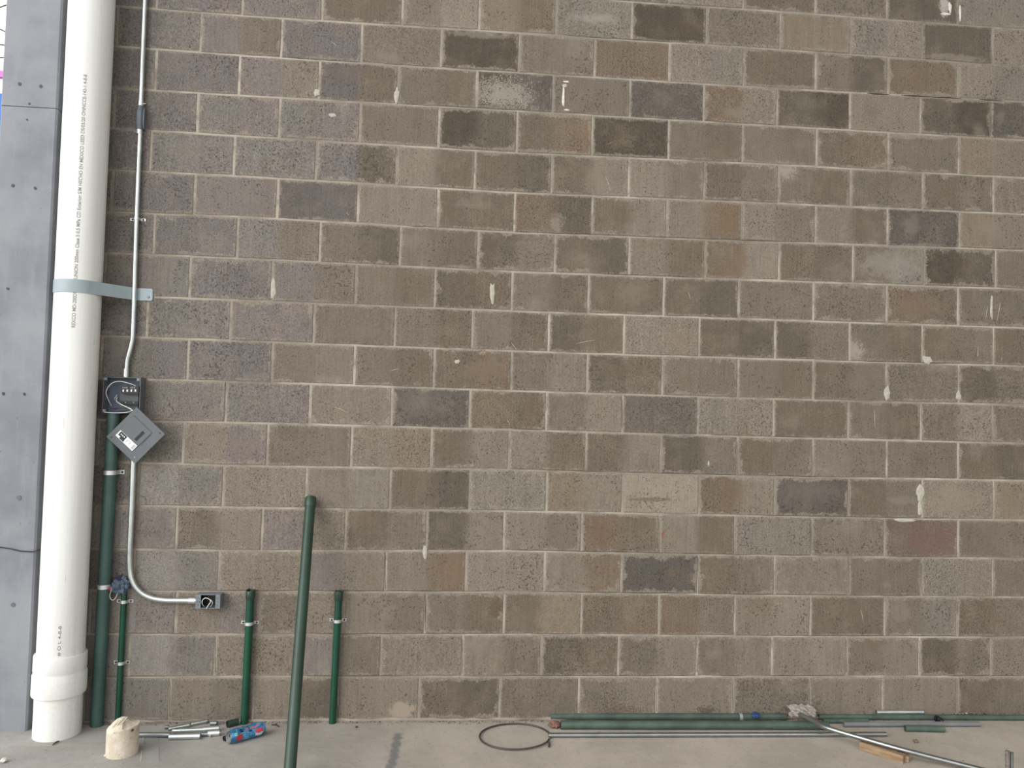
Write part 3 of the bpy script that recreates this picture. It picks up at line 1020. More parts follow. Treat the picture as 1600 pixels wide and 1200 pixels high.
# ------------------------------------------------------------------ open panel box
BD = -.068
f_tl = at(161.5, 588.5, BD); f_br = at(217, 646, BD)
bx0, bx1, bz0, bz1 = f_tl.x, f_br.x + .002, f_br.z, f_tl.z
pb = thing('electrical_panel_box', 'open dark grey electrical box with breakers and loose white wires on the wall', 'electrical box', ((bx0 + bx1) / 2, 0, bz0))
t = .003
mb = MB(); mb.box((bx0, -.004, bz0), (bx1, -.001, bz1)); mb.build('back_panel', 'greyd', pb, smooth=False)
for nm, lo, hi in (('side_panel', (bx0, BD, bz0), (bx0 + t, -.004, bz1)), ('side_panel', (bx1 - t, BD, bz0), (bx1, -.004, bz1)),
                   ('top_panel', (bx0 + t, BD, bz1 - t), (bx1 - t, -.004, bz1)), ('bottom_panel', (bx0 + t, BD, bz0), (bx1 - t, -.004, bz0 + t))):
    mb = MB(); mb.box(lo, hi); mb.build(nm, 'grey', pb, smooth=False)
for x in (bx0 + .011, bx1 - .011):
    for z in (bz0 + .010, bz1 - .010):
        mb = MB(); mb.box((x - .0085, BD, z - .0075), (x + .0085, BD + .003, z + .0075))
        c = mb.build('corner_tab', 'greyd', pb, smooth=False)
        mb = MB(); mb.tube([(x, BD, z), (x, BD - .003, z)], .005, 8); mb.build('screw', 'ink2', c)
# inner mounting pan, breaker block, neutral bar
def pin(x, y, Y): return at(x, y, Y)
IY = -.022
def plate(name, px0, py0, px1, py1, Y, th, mat, parent):
    a = at(px0, py0, Y); b = at(px1, py1, Y)
    mb = MB(); mb.box((min(a.x, b.x), Y, min(a.z, b.z)), (max(a.x, b.x), Y + th, max(a.z, b.z)))
    return mb.build(name, mat, parent, origin=((a.x + b.x) / 2, Y, (a.z + b.z) / 2), smooth=False)
plate('mounting_pan', 187, 613, 215, 642, -.016, .010, 'grey', pb)
br = plate('breaker_block', 189, 602.5, 216.5, 615.5, -.046, .030, 'black', pb)
for x in (192.5, 198.8, 205.2, 211.5):
    plate('terminal', x - 1.1, 608.5, x + 1.1, 612, -.049, .003, 'white', br)
for x in (192.2, 195.5, 198.2, 204.8, 207.5, 210):
    plate('marking', x - .9, 604.3, x + .7, 606.8, -.0475, .0015, 'ink2', br)
nb = plate('neutral_bar', 189, 626.5, 215.5, 632.5, -.040, .024, 'black', pb)
for x in (196, 208.5):
    plate('terminal', x - .8, 628, x + .8, 629.8, -.042, .002, 'ink2', nb)
def wirep(pts, r, name, mat, parent):
    P = smooth([at(*q) for q in pts], 3)
    mb = MB(); mb.tube(P, r, 7)
    return mb.build(name, mat, parent, origin=P[0])
wirep([(216, 607, -.03), (211, 602, -.05), (199, 598, -.062), (185, 595, -.066), (173, 599, -.066), (164.8, 611, -.066), (167, 620, -.05), (174, 634, -.02)], .0024, 'wire', 'wire', pb)
wirep([(183, 621, -.020), (181, 627, -.045), (190, 632.5, -.070), (203, 638, -.076), (209, 643, -.078)], .0030, 'wire', 'wire', pb)
wirep([(178, 622, -.015), (182, 618.5, -.03), (183.5, 616.5, -.03), (180, 621, -.03), (178.5, 625, -.02)], .0020, 'wire', 'clear', pb)
wirep([(178, 639, -.06), (187, 637, -.064), (198, 638, -.068), (207, 642, -.076)], .0022, 'wire', 'black', pb)
wirep([(163, 644, -.069), (180, 645.5, -.071), (200, 644.5, -.075), (207, 641, -.078)], .0022, 'wire', 'wire', pb)

# ------------------------------------------------------------------ hanging cover of the box
VY = -.088
T_, R_, B_, L_ = at(214, 635, VY), at(260, 681.5, VY), at(209.3, 722, VY), at(165, 683, VY)
cc = (T_ + R_ + B_ + L_) / 4
e1 = ((R_ - T_) + (B_ - L_)) / 2; e2 = ((L_ - T_) + (B_ - R_)) / 2
s1, s2 = e1.length, e2.length
e1.normalize(); e2 = (e2 - e1 * e2.dot(e1)).normalized()
def cv(px, py):
    q = at(px, py, VY) - cc
    return q.dot(e1), q.dot(e2)
cvr = thing('panel_cover', 'grey metal panel cover hanging cornerwise below the open electrical box', 'panel cover', (cc.x, VY, B_.z))
def cslab(name, a0, a1, b0, b1, y0, y1, mat, bev=0.0):
    vs = []
    for y, s_ in ((y1, 0), (y0, bev)):
        for a, b in ((a0 + s_, b0 + s_), (a1 - s_, b0 + s_), (a1 - s_, b1 - s_), (a0 + s_, b1 - s_)):
            q = cc + e1 * a + e2 * b
            vs.append((q.x, VY + y, q.z))
    mb = MB(); mb.add(vs, [(0, 1, 2, 3), (7, 6, 5, 4)] + [(a, (a + 1) % 4, 4 + (a + 1) % 4, 4 + a) for a in range(4)])
    return mb.build(name, mat, cvr, smooth=False)
cslab('cover_plate', -s1 / 2, s1 / 2, -s2 / 2, s2 / 2, 0, .003, 'grey', .001)
p0 = cv(208.7, 648.7); p1 = cv(238.7, 675.3); p2 = cv(215.3, 699); p3 = cv(185.5, 672.7)
A0 = (p0[0] + p3[0]) / 2; A1 = (p1[0] + p2[0]) / 2; B0 = (p0[1] + p1[1]) / 2; B1 = (p2[1] + p3[1]) / 2
cslab('raised_panel', A0, A1, B0, B1, -.0030, 0, 'grey', .003)
q0 = cv(223.3, 673.3); q1 = cv(227.3, 676.7); q2 = cv(213.3, 689.3); q3 = cv(210, 686)
cslab('breaker_slot', (q0[0] + q3[0]) / 2, (q1[0] + q2[0]) / 2, (q0[1] + q1[1]) / 2, (q2[1] + q3[1]) / 2, -.0036, -.002, 'black')
for (ax, ay, bx_, by_) in [(206, 663.5, 196, 673.5), (211.5, 664.5, 200, 676), (213.5, 668.5, 204, 678), (235.5, 678.5, 219, 695.5)]:
    a = cv(ax, ay); b = cv(bx_, by_)
    cslab('knockout_line', (a[0] + b[0]) / 2 - .0008, (a[0] + b[0]) / 2 + .0008, min(a[1], b[1]), max(a[1], b[1]), -.0034, -.002, 'cast')
l0 = cv(188.7, 672.7); l1 = cv(215.3, 696); l2 = cv(207.3, 704.7); l3 = cv(180.4, 680)
la0, la1 = (l0[0] + l3[0]) / 2, (l1[0] + l2[0]) / 2
lb0, lb1 = (l0[1] + l1[1]) / 2, (l2[1] + l3[1]) / 2
lab = cslab('label_sticker', la0, la1, lb0, lb1, -.0040, -.001, 'white')
lw, lh = la1 - la0, lb1 - lb0
cslab('sticker_print', la0 + lw * .06, la0 + lw * .42, lb0 + lh * .04, lb0 + lh * .66, -.0044, -.003, 'black')
cslab('sticker_print', la0 + lw * .20, la0 + lw * .44, lb0 + lh * .66, lb0 + lh * .94, -.0044, -.003, 'dark')
for a in range(3):
    cslab('sticker_print', la0 + lw * (.13 + .085 * a), la0 + lw * (.18 + .085 * a), lb0 + lh * .25, lb0 + lh * .42, -.0047, -.004, 'white')
for a, b0_, b1_ in ((.52, .2, .7), (.60, .15, .35), (.68, .2, .6), (.86, .15, .85), (.90, .15, .85), (.94, .15, .85)):
    cslab('sticker_print', la0 + lw * a, la0 + lw * (a + .02), lb0 + lh * b0_, lb0 + lh * b1_, -.0044, -.003, 'ink2')
for (x, y, mt) in [(175, 683, 'dark'), (250, 676.5, 'dark'), (213.7, 643.3, 'cast'), (210.7, 714.5, 'ink2')]:
    q = at(x, y, VY)
    mb = MB(); mb.tube([(q.x, VY + .002, q.z), (q.x, VY - .0014, q.z)], .0036, 9); mb.build('screw_hole', mt, cvr)

# ------------------------------------------------------------------ lower conduit with sweep bend
LY = -.022
lc = thing('bent_conduit', 'galvanised conduit dropping below the panel cover and sweeping to the junction box', 'conduit', at(255, 938, LY))
P = [at(205.5, 646, LY), at(208.5, 722, LY), at(206, 790, LY), at(203.2, 850, LY)] + [at(x, y, LY) for x, y in [(202.6, 878), (203.6, 898), (209, 914), (220, 926.5), (236, 934.5), (254, 938), (275, 938.5), (308, 938.5)]]
P = P[:3] + smooth(P[3:], 2)
mb = MB(); mb.tube(P, .0137, 16, .0115); mb.build('tube', 'galv', lc)
q = at(300, 938.5, LY)
mb = MB(); mb.tube([(q.x - .014, LY, q.z), (q.x + .018, LY, q.z)], .0160, 14, .0137); mb.build('connector', 'zinc', lc)

# ------------------------------------------------------------------ junction box
JD = -.055
a = at(306, 929, JD); b = at(343.5, 951, JD)
jx0, jx1, jz0, jz1 = a.x, b.x, b.z, a.z
jb = thing('junction_box', 'small open grey junction box with a loop of white wire inside', 'electrical box', ((jx0 + jx1) / 2, 0, jz0))
t = .0022
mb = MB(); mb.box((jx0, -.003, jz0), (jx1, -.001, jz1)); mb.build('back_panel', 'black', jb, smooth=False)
for nm, lo, hi in (('side_panel', (jx0, JD, jz0), (jx0 + t, -.003, jz1)), ('side_panel', (jx1 - t, JD, jz0), (jx1, -.003, jz1)),
                   ('top_panel', (jx0 + t, JD, jz1 - t), (jx1 - t, -.003, jz1)), ('bottom_panel', (jx0 + t, JD, jz0), (jx1 - t, -.003, jz0 + t))):
    mb = MB(); mb.box(lo, hi); mb.build(nm, 'jbox', jb, smooth=False)
ia, ib = at(313.5, 940, JD).x, at(336.5, 940, JD).x
mb = MB(); mb.box((ia, -.006, jz0 + t), (ib, -.003, jz1 - t)); mb.build('painted_shade', 'black', jb, smooth=False)  # black sheet painting in the shade behind the box opening
for x0_, x1_ in ((jx0 + t, ia), (ib, jx1 - t)):
    mb = MB(); mb.box((x0_, JD, jz0 + t), (x1_, JD + .003, jz1 - t)); c = mb.build('mounting_ear', 'jbox', jb, smooth=False)
    for zz in (.25, .5, .75):
        for xx in ((.35, .7) if zz == .5 else (.5,)):
            x = x0_ + (x1_ - x0_) * xx; z = jz0 + (jz1 - jz0) * zz
            mb = MB(); mb.tube([(x, JD, z), (x, JD - .0012, z)], .0019, 7); mb.build('screw', 'dark', c)
wirep([(322.5, 951, JD - .003), (326, 945, JD - .003), (329.5, 940.5, JD), (328, 936.5, JD), (321, 933.5, JD), (316, 937.5, JD), (315.6, 943, JD), (318.5, 947.5, JD + .02)], .0022, 'wire', 'wire', jb)
wirep([(326, 935.5, JD), (331, 938.5, JD), (332.5, 943, JD), (329, 948, JD + .02)], .0018, 'wire', 'wire', jb)

# ------------------------------------------------------------------ green pipes on the wall
gx = at(163, 950, -.036).x
dgp = thing('green_pipe', 'thick dark green plastic pipe rising from floor to open electrical box', 'pipe', (gx, -.036, 0), 'green wall pipes')
b_ = at(151, 1136, -.036); t_ = at(178, 640, -.036)
mb = MB(); mb.tube([(b_.x, -.036, -.01), (t_.x, -.036, bz0)], .0290, 24, .026); mb.build('pipe_body', 'dgreen', dgp)
def onp(y):
    q = (at(165, y, -.036).z) / bz0
    return b_.x + (t_.x - b_.x) * q, at(165, y, -.036).z
for y in (738, 916):
    x, z = onp(y)
    two_lug(dgp, x, -.036, z, .0292, w=.020, lug=.022, left=False)

def green_pipe(label, xt, yt, xb, r, Y, clamps, collar=True, topz=None):
    a = at(xt, yt, Y)
    X = (a.x + at(xb, 1120, Y).x) / 2
    g = thing('green_pipe', label, 'pipe', (X, Y, 0), 'green wall pipes')
    xb_, xt_ = at(xb, 1122, Y).x, a.x
    mb = MB(); mb.tube([(xb_, Y, -.01), (xt_, Y, a.z)], r, 18, r - .0022); mb.build('pipe_body', 'green', g)
    if collar:
        mb = MB()
        n = 18; h0, h1 = a.z - .038, a.z + .008
        vs = []
        for rr, z, jj in ((r + .001, h0, 0), (r + .004, h0 + .008, 0), (r + .0045, h1 - .006, .002), (r + .003, h1, .005), (r - .001, h1 - .004, .003)):
            for k_ in range(n):
                an = 2 * PI * k_ / n
                vs.append((xt_ + rr * math.cos(an), Y + rr * math.sin(an), z + random.uniform(-jj, jj)))
        fs = [(q * n + k_, q * n + (k_ + 1) % n, (q + 1) * n + (k_ + 1) % n, (q + 1) * n + k_) for q in range(4) for k_ in range(n)]
        mb.add(vs, fs); mb.build('torn_collar', M['dgreen3'], g)
    for y in clamps:
        q = at((xt + xb) / 2, y, Y)
        f = (q.z) / a.z
        two_lug(g, xb_ + (xt_ - xb_) * f, Y, q.z, r + .0003, w=.015, lug=.024)
    return g
green_pipe('thin bright green pipe with blue grey rag stuffed in its top', 194.5, 922, 184.3, .0135, -.0165, (940, 1036), collar=False)
green_pipe('bright green wall pipe between the junction box and the leaning green post', 391.5, 924, 382, .0180, -.022, (974,))
green_pipe('bright green wall pipe to the right of the leaning dark green post', 529.5, 926, 519.5, .0165, -.022, (970,))

# rag
random.seed(3)
def crumple(name, c, size, mat, amp=.35, freq=2.2, seed=0, sub=4):
    import bmesh
    bm = bmesh.new()
    bmesh.ops.create_icosphere(bm, subdivisions=sub, radius=1.0)
    mb = MB()
    for v in bm.verts:
        d = v.co.normalized()
        q = d * freq + Vector((seed, seed * .7, 0))
        r = 1 + amp * (noise.noise(q) + .55 * (1 - 2 * abs(noise.noise(q * 2.1))) - .2)
        v.co = Vector((d.x * size[0], d.y * size[1], d.z * size[2])) * r
    mb.add([Vector(c) + v.co for v in bm.verts], [tuple(x.index for x in f.verts) for f in bm.faces])
    bm.free()
    return mb, name, mat
rc = at(187, 914, -.026)
rg = thing('stuffed_rag', 'crumpled blue grey rag plugging the thin green pipe beside the thick one', 'rag', rc)
mb, _, _ = crumple('rag', rc + Vector((.004, 0, -.004)), (.036, .022, .036), 'rag', .42, 2.6, 1.3); mb.build('cloth', 'rag', rg)
mb, _, _ = crumple('rag', at(178.5, 919, -.03), (.020, .014, .014), 'rag', .4, 2.5, 4.1, 3); mb.build('cloth_fold', 'rag', rg)
mb, _, _ = crumple('rag', at(188, 904, -.024), (.018, .014, .013), 'ragd', .5, 2.5, 2.2, 3); mb.build('cloth_knot', 'ragd', rg)
wirep([(171, 919, -.055), (174, 917.5, -.058), (174, 923, -.055), (171, 930, -.045), (173, 937, -.04), (178, 938, -.035), (182, 932, -.03), (184, 925, -.03)], .0022, 'wire_loop', 'clear', rg)
wirep([(169.5, 918, -.068), (171.5, 918, -.067), (172.5, 920, -.066), (171, 923, -.066)], .0030, 'wire_end', 'red', rg)

# ------------------------------------------------------------------ leaning green post
base = fl(450.5, 1236, .0); base.z = .0
topc = at(485.5, 779, -.028)
post = thing('leaning_pipe', 'long dark green pipe leaning against the wall, base near the camera', 'pipe', base)
mb = MB(); mb.tube([base + Vector((0, 0, .008)), topc], .0250, 22, .0225); pbd = mb.build('pipe_body', 'dgreen3', post)
ax = (topc - base).normalized()
mb = MB(); mb.tube([topc - ax * .045, topc - ax * .038, topc - ax * .004, topc + ax * .004], [.0255, .0275, .0275, .0262], 22, .022); mb.build('end_collar', 'dgreen3', post)

# ------------------------------------------------------------------ loose tubes on the floor
def lie(name, label, cat, pa, pb, r, mat, z=None, hollow=True, group=None, zb=None, n=16):
    """tube lying on the floor (or at height z) between two photo points on its axis"""
    za_ = r if z is None else z
    zb_ = za_ if zb is None else zb
    a = fl(pa[0], pa[1], za_); b = fl(pb[0], pb[1], zb_)
    t = thing(name, label, cat, ((a + b) / 2).to_tuple()[:2] + (min(a.z, b.z) - r,), group)
    mb = MB(); mb.tube([a, b], r, n, r * .86 if hollow else None)
    mb.build('tube_wall', mat, t, origin=a)
    return t, a, b


# right-hand pile: back pipe, front pipe, silver tube ...
t, a, b = lie('green_pipe_length', 'long dark green pipe lying against the wall foot behind another green pipe', 'pipe', (860, 1119.5), (1228, 1120), .0165, 'dgreen2', group='green pipes on the floor')
mb, _, _ = crumple('x', fl(1181, 1117.5, .035), (.018, .02, .012), 'bluetape', .5, 2.4, 3.3, 3); mb.build('tape_knot', 'bluetape', t, label='torn blue tape')
q0 = fl(1157, 1120, .0165)
mb = MB(); mb.tube([(q0.x - .008, q0.y, .0165), (q0.x + .008, q0.y, .0165)], .0172, 16, .0164); mb.build('tape_band', 'ink2', t)
t, a, b = lie('green_pipe_length', 'long thick dark green pipe lying in front, its right end under the bent conduit', 'pipe', (876, 1132.5), (1294, 1133.5), .0205, 'dgreen2', group='green pipes on the floor')
lie('steel_tube', 'long straight shiny steel tube lying on the floor in front of green pipes', 'tube', (857, 1148.8), (1384, 1147.3), .0115, 'steel', group='steel tubes on the floor')
lie('green_pipe_length', 'longest green pipe along the wall foot, running out of frame at right', 'pipe', (1279, 1120.3), (1790, 1122), .0140, 'dgreen2', group='green pipes on the floor')
lie('green_pipe_length', 'short green pipe stub tucked between green and grey pipes near the plastic bag', 'pipe', (1286, 1127), (1356, 1126.4), .0110, 'dgreen2', group='green pipes on the floor')
lie('grey_conduit', 'straight matt grey pipe lying in front of the rightmost green pipe', 'pipe', (1318, 1132), (1530, 1131.3), .0125, 'greypipe')
lie('green_pipe_length', 'short loose piece of green pipe lying in front of the grey pipe', 'pipe', (1414, 1138), (1475, 1139.3), .0150, 'dgreen2', group='green pipes on the floor')
lie('steel_tube', 'short bright steel tube resting on the green pipe against the wall', 'tube', (1369, 1112.8), (1442, 1112.6), .0112, 'galv', z=.0365, group='steel tubes on the floor')
# black tie on the long green pipe
mb, _, _ = crumple('x', fl(1464, 1123, .018), (.009, .017, .013), 'black', .6, 2.6, 7.0, 3)
kn = thing('cable_tie', 'small black knotted tie around the rightmost green pipe', 'tie', fl(1464, 1123, 0))
mb.build('knot', 'black', kn)
wirep_pts = [fl(1466, 1123, .02), fl(1470, 1121, .03), fl(1474, 1126, .012), fl(1473, 1127, .006)]
mb = MB(); mb.tube(wirep_pts, .0025, 6); mb.build('tail', 'black', kn)

# bent conduit resting on the pile
zs_ = [(1250, 1116.5, .060), (1262, 1122.5, .061), (1276, 1130, .061), (1288, 1136, .060), (1300, 1140, .059), (1320, 1146, .056), (1350, 1154.5, .053), (1400, 1169, .050), (1450, 1182, .036), (1510, 1197, .021), (1546, 1206, .0125)]
P = [fl(x, y, z) for x, y, z in zs_]
bc_ = thing('bent_steel_tube', 'shiny bent steel conduit lying diagonally over the floor pipes and wood block', 'tube', fl(1400, 1172, 0))
mb = MB(); mb.tube(smooth(P, 2), .0118, 16, .010); mb.build('tube_wall', 'steel', bc_, origin=P[0])

# plastic bag
bgp = fl(1243, 1122, 0)
random.seed(17)
nu, nv = 11, 9
vs = []
for a in range(nu):
    for b in range(nv):
        u_, v_ = a / (nu - 1), b / (nv - 1)
        x = bgp.x - .066 + .135 * u_ + random.uniform(-.005, .005) + .012 * math.sin(v_ * 5)
        y = -.018 - .085 * v_ + random.uniform(-.004, .004)
        env = math.sin(PI * min(1, max(0, u_))) ** .6
        z = .074 - .024 * v_ + .004 * env + random.uniform(-.005, .006)
        vs.append(Vector((x, y, z)))
fs = [(a * nv + b, (a + 1) * nv + b, (a + 1) * nv + b + 1, a * nv + b + 1) for a in range(nu - 1) for b in range(nv - 1)]
mb = MB(); mb.add(vs, fs)
o = mb.build('plastic_bag', 'bag', origin=(bgp.x, bgp.y, .03), smooth=False); tag(o, 'crumpled milky plastic bag over the right end of the green pipes', 'plastic bag')
sm = o.modifiers.new('thickness', 'SOLIDIFY'); sm.thickness = .0015

# rusty lump at the pipe ends
lp = fl(867, 1137, 0)
mb, _, _ = crumple('x', lp + Vector((0, 0, .016)), (.030, .022, .016), 'rust', .30, 2.4, 2.0, 3)
for v in mb.v:
    v.z = max(v.z, 0)
o = mb.build('brick_fragment', 'rust', origin=lp); tag(o, 'reddish brown crumbling fragment at the left end of the green pipes', 'rubble')

# wire loop
c0 = fl(805, 1151, .004)
pts = []
ra, rb = .166, .150
for q in range(44):
    an = math.radians(-8 + 352 * q / 43)
    k_ = 1 + .03 * math.sin(2 * an + .6)
    pts.append(Vector((c0.x + ra * math.cos(an) * k_, c0.y + rb * math.sin(an) * k_, .0045 + .005 * (q / 43.0))))
tail = [fl(856, 1156, .010), fl(858.5, 1162, .007), fl(857.5, 1167, .0045)]
pts = [fl(847, 1153, .0045)] + pts[1:] if False else pts
mb = MB(); mb.tube(smooth(pts + tail, 1), .0042, 8)
o = mb.build('wire_loop', 'cable', origin=c0); tag(o, 'dark brown cable bent into a single open loop on the floor', 'cable')

# wood block
wa = fl(1342, 1172, 0); wb = fl(1411, 1194, 0)
ang = math.atan2(wb.y - wa.y, wb.x - wa.x)
Lw = (wb - wa).length
RW = Matrix.Translation(wa) @ Matrix.Rotation(ang, 4, 'Z')
wt = thing('wood_block', 'short rough timber offcut with a split end under the bent steel tube', 'wood', wa)
def wpart(name, lo, hi):
    mb = MB(); mb.box(lo, hi)
    o_ = mb.build(name, 'wood', wt, origin=(0, 0, 0), smooth=False)
    o_.location = (0, 0, 0)
    me = o_.data
    o_.rotation_euler = (0, 0, ang)
    bv = o_.modifiers.new('b', 'BEVEL'); bv.width = .002; bv.segments = 2
    return o_
wpart('timber', (0, 0, 0), (Lw, .028, .037))
wpart('timber', (0, .0285, 0), (Lw - .035, .062, .036))
sp = MB()
for q in range(5):
    x0_ = Lw - .04 + .006 * q * .3
    y0_ = .033 + q * .006
    l_ = random.uniform(.03, .055); h_ = random.uniform(.020, .034)
    sp.box((x0_, y0_, .002), (x0_ + l_, y0_ + .0052, h_))
o = sp.build('splintered_end', 'wood', wt, smooth=False); o.location = (0, 0, 0); o.rotation_euler = (0, 0, ang)

# pipe stubs rising from floor at the right edge
for (x, y, r, lab, mat) in [(1573.5, 1173, .0085, 'rusty steel bar stub standing in the floor at the lower right corner', 'rebar'), (1580.5, 1175.5, .0065, 'thin grey steel bar stub beside the rusty one at lower right corner', 'dullgalv')]:
    bs = fl(x + .5, 1222, 0)
    tz = at(x, y, bs.y).z
    P = [(bs.x, bs.y, -.01)]
    for q in range(1, 10):
        P.append((bs.x + random.uniform(-.0008, .0008), bs.y, tz * q / 9))
    mb = MB(); mb.tube(P, [r * (1 + (.08 if q % 2 else 0)) for q in range(10)], 10)
    o = mb.build('steel_bar_stub', mat, origin=bs); tag(o, lab, 'steel bar')

# ------------------------------------------------------------------ offcuts beside the drain pipe
G = 'conduit offcuts on the floor'
lie('conduit_offcut', 'dull steel conduit piece emerging from behind the cream stub', 'tube', (203, 1148), (266, 1148.5), .0112, 'dullgalv', group=G)
lie('conduit_offcut', 'bright steel conduit piece nearest the camera in the offcut pile', 'tube', (264.5, 1151.3), (313, 1150), .0135, 'galv', group=G)
lie('conduit_offcut', 'narrow steel piece with its right end in a wider connector, middle of pile', 'tube', (269.5, 1142), (319, 1140), .0098, 'galv', group=G)
lie('conduit_connector', 'wide bright connector end at the right of the offcut pile', 'connector', (317, 1139.8), (342, 1138), .0125, 'zinc', group=G)
lie('conduit_offcut', 'steel offcut slanting up to the right at the back left of the pile', 'tube', (263, 1138.8), (295, 1133), .0098, 'galv', group=G)
lie('conduit_offcut', 'short steel offcut closest to the wall, slanting up to the right', 'tube', (298, 1131.5), (323.5, 1126.5), .0095, 'galv', group=G)
lie('conduit_offcut', 'stubby dark ended steel ring lying against the wall foot', 'tube', (329, 1130), (339, 1130), .0110, 'dullgalv', group=G)
lie('conduit_offcut', 'tiny steel nipple lying left of the slanted back offcut', 'tube', (258, 1136.5), (264, 1136), .0085, 'dullgalv', group=G)
tq, a, b = lie('conduit_connector', 'set-screw connector with a stepped body in front of the offcut pile', 'connector', (314, 1147.3), (326, 1146.8), .0100, 'dullgalv', group=G)
mb = MB(); mb.tube([b - Vector((.002, 0, -.003)), b + (b - a).normalized() * .05 + Vector((0, 0, .003))], .0132, 16, .011); mb.build('wide_end', 'zinc', tq)
mb = MB(); q = b + (b - a).normalized() * .012; mb.tube([(q.x, q.y - .010, .010), (q.x, q.y - .022, .006)], .0042, 8); mb.build('screw', 'zinc', tq)
lie('pipe_coupling', 'dark green pipe coupling lying behind the blue can', 'coupling', (355, 1131.5), (372, 1127.5), .0160, 'dgreen3')
lie('pipe_coupling', 'small black pipe end lying at the mouth of the blue can', 'coupling', (349.5, 1154), (358, 1151.5), .0115, 'dark')

# blue can
ca = fl(357, 1154.5, .024); cb_ = fl(409, 1139.5, .026)
d = (cb_ - ca); Lc = .168
d.normalize()
can = thing('drink_can', 'dented blue drink can with red and white print lying by the green pipe', 'can', (ca.x, ca.y, 0))
rc_ = .031
ca.z = rc_
angc = math.atan2(d.y, d.x)
prof = [(0, .0235), (.004, .0262), (.006, .0262), (.016, .0305), (.022, rc_), (Lc - .018, rc_), (Lc - .008, .0275), (Lc, .0245)]
rows = []
for q in range(len(prof) - 1):
    (x0_, r0_), (x1_, r1_) = prof[q], prof[q + 1]
    nn_ = 14 if q == 4 else 1
    for s_ in range(nn_):
        f = s_ / nn_
        rows.append((x0_ + (x1_ - x0_) * f, r0_ + (r1_ - r0_) * f))
rows.append(prof[-1])
n = 32
vs = []
for x, r in rows:
    for k_ in range(n):
        an = 2 * PI * k_ / n
        y_, z_ = math.sin(an), math.cos(an)
        dent = 1 - .22 * math.exp(-((x - .10) / .03) ** 2) * max(0, math.cos(an + .6)) ** 2 - .15 * math.exp(-((x - .055) / .018) ** 2) * max(0, math.cos(an + 1.3)) ** 3
        vs.append(Vector((x, y_ * r * dent, z_ * r * dent)))
fs = [(q * n + k_, q * n + (k_ + 1) % n, (q + 1) * n + (k_ + 1) % n, (q + 1) * n + k_) for q in range(len(rows) - 1) for k_ in range(n)]
mb = MB(); mb.add(vs, fs)
o = mb.build('can_body', 'can', can); o.location = ca - WORLD[can.name]; o.rotation_euler = (0, 0, angc)
for x, s_, r in ((0, 1, .0240), (Lc, -1, .025)):
    mb = MB()
    mb.tube([(x - .002 * s_, 0, 0), (x + .002 * s_, 0, 0)], r + .0022, 28, r - .001)
    mb.tube([(x + .003 * s_, 0, 0), (x + .004 * s_, 0, 0)], r, 28)
    o = mb.build('can_end', 'alu', can); o.location = ca - WORLD[can.name]; o.rotation_euler = (0, 0, angc)
mb = MB(); mb.tube([(.0030, -.006, .009), (.0022, -.006, .009)], .0085, 14)
o = mb.build('mouth_hole', 'black', can); o.location = ca - WORLD[can.name]; o.rotation_euler = (0, 0, angc)
# ------------------------------------------------------------------ cream stub
sc = fl(190.5, 1176.5, 0)
hs_ = at(190, 1121, sc.y).z
hl_ = at(170, 1138, sc.y).z
hr_ = at(212, 1131, sc.y).z
stb = thing('pipe_stub', 'cream capped pipe stub with a broken wrapped top standing on the floor', 'stub', sc)
n = 40
rs_ = .0655
vs = []
lev = 12
for q in range(lev + 1):
    for k_ in range(n):
        an = 2 * PI * k_ / n
        ca_, sa_ = math.cos(an), math.sin(an)
        rr = rs_ * (1 + .012 * noise.noise(Vector((ca_ * 2, sa_ * 2, q * .5))))
        htop = (hl_ + (hr_ - hl_) * (ca_ + 1) / 2) + .006 * noise.noise(Vector((ca_ * 3, sa_ * 3, 5)))
        vs.append(Vector((sc.x + rr * ca_, sc.y + rr * sa_, htop * q / lev)))
for ring, f in enumerate((.9, .7, .45, .2)):
    for k_ in range(n):
        an = 2 * PI * k_ / n
        ca_, sa_ = math.cos(an), math.sin(an)
        x, y = rs_ * f * ca_, rs_ * f * sa_
        htop = (hl_ + (hr_ - hl_) * (x / rs_ + 1) / 2)
        dome = (hs_ - max(hl_, hr_) + .012) * (1 - f * f) * (1.0 - .5 * max(0, x / rs_))
        fold = .008 * noise.noise(Vector((x * 60 + y * 40, y * 14, 1.0)))
        if x > .22 * rs_: fold -= .010 * (1 if f < .8 else .4)
        vs.append(Vector((sc.x + x, sc.y + y, htop + dome + fold)))
tot = lev + 5
fs = [(q * n + k_, q * n + (k_ + 1) % n, (q + 1) * n + (k_ + 1) % n, (q + 1) * n + k_) for q in range(tot - 1) for k_ in range(n)]
fs.append(tuple((tot - 1) * n + k_ for k_ in range(n)))
mb = MB(); mb.add(vs, fs); mb.build('stub_body', 'core', stb, origin=sc)
for (px_, py_, L_, a_) in [(181, 1130, .030, .9), (188, 1127, .034, .9), (194, 1126, .026, 1.0)]:
    p_ = at(px_, py_, sc.y - .035)
    mb = MB(); mb.tube([p_ + Vector((-.35 * L_, -.012, -.5 * L_)), p_ + Vector((0, -.002, 0)), p_ + Vector((.35 * L_, .012, .45 * L_))], [.001, .0026, .001], 7)
    mb.build('wrap_fold', 'core', stb)
p_ = at(206, 1142, sc.y - .055)
mb = MB(); mb.tube([p_ + Vector((0, .012, 0)), p_], .0045, 8); mb.build('chip', 'dirtd', stb)
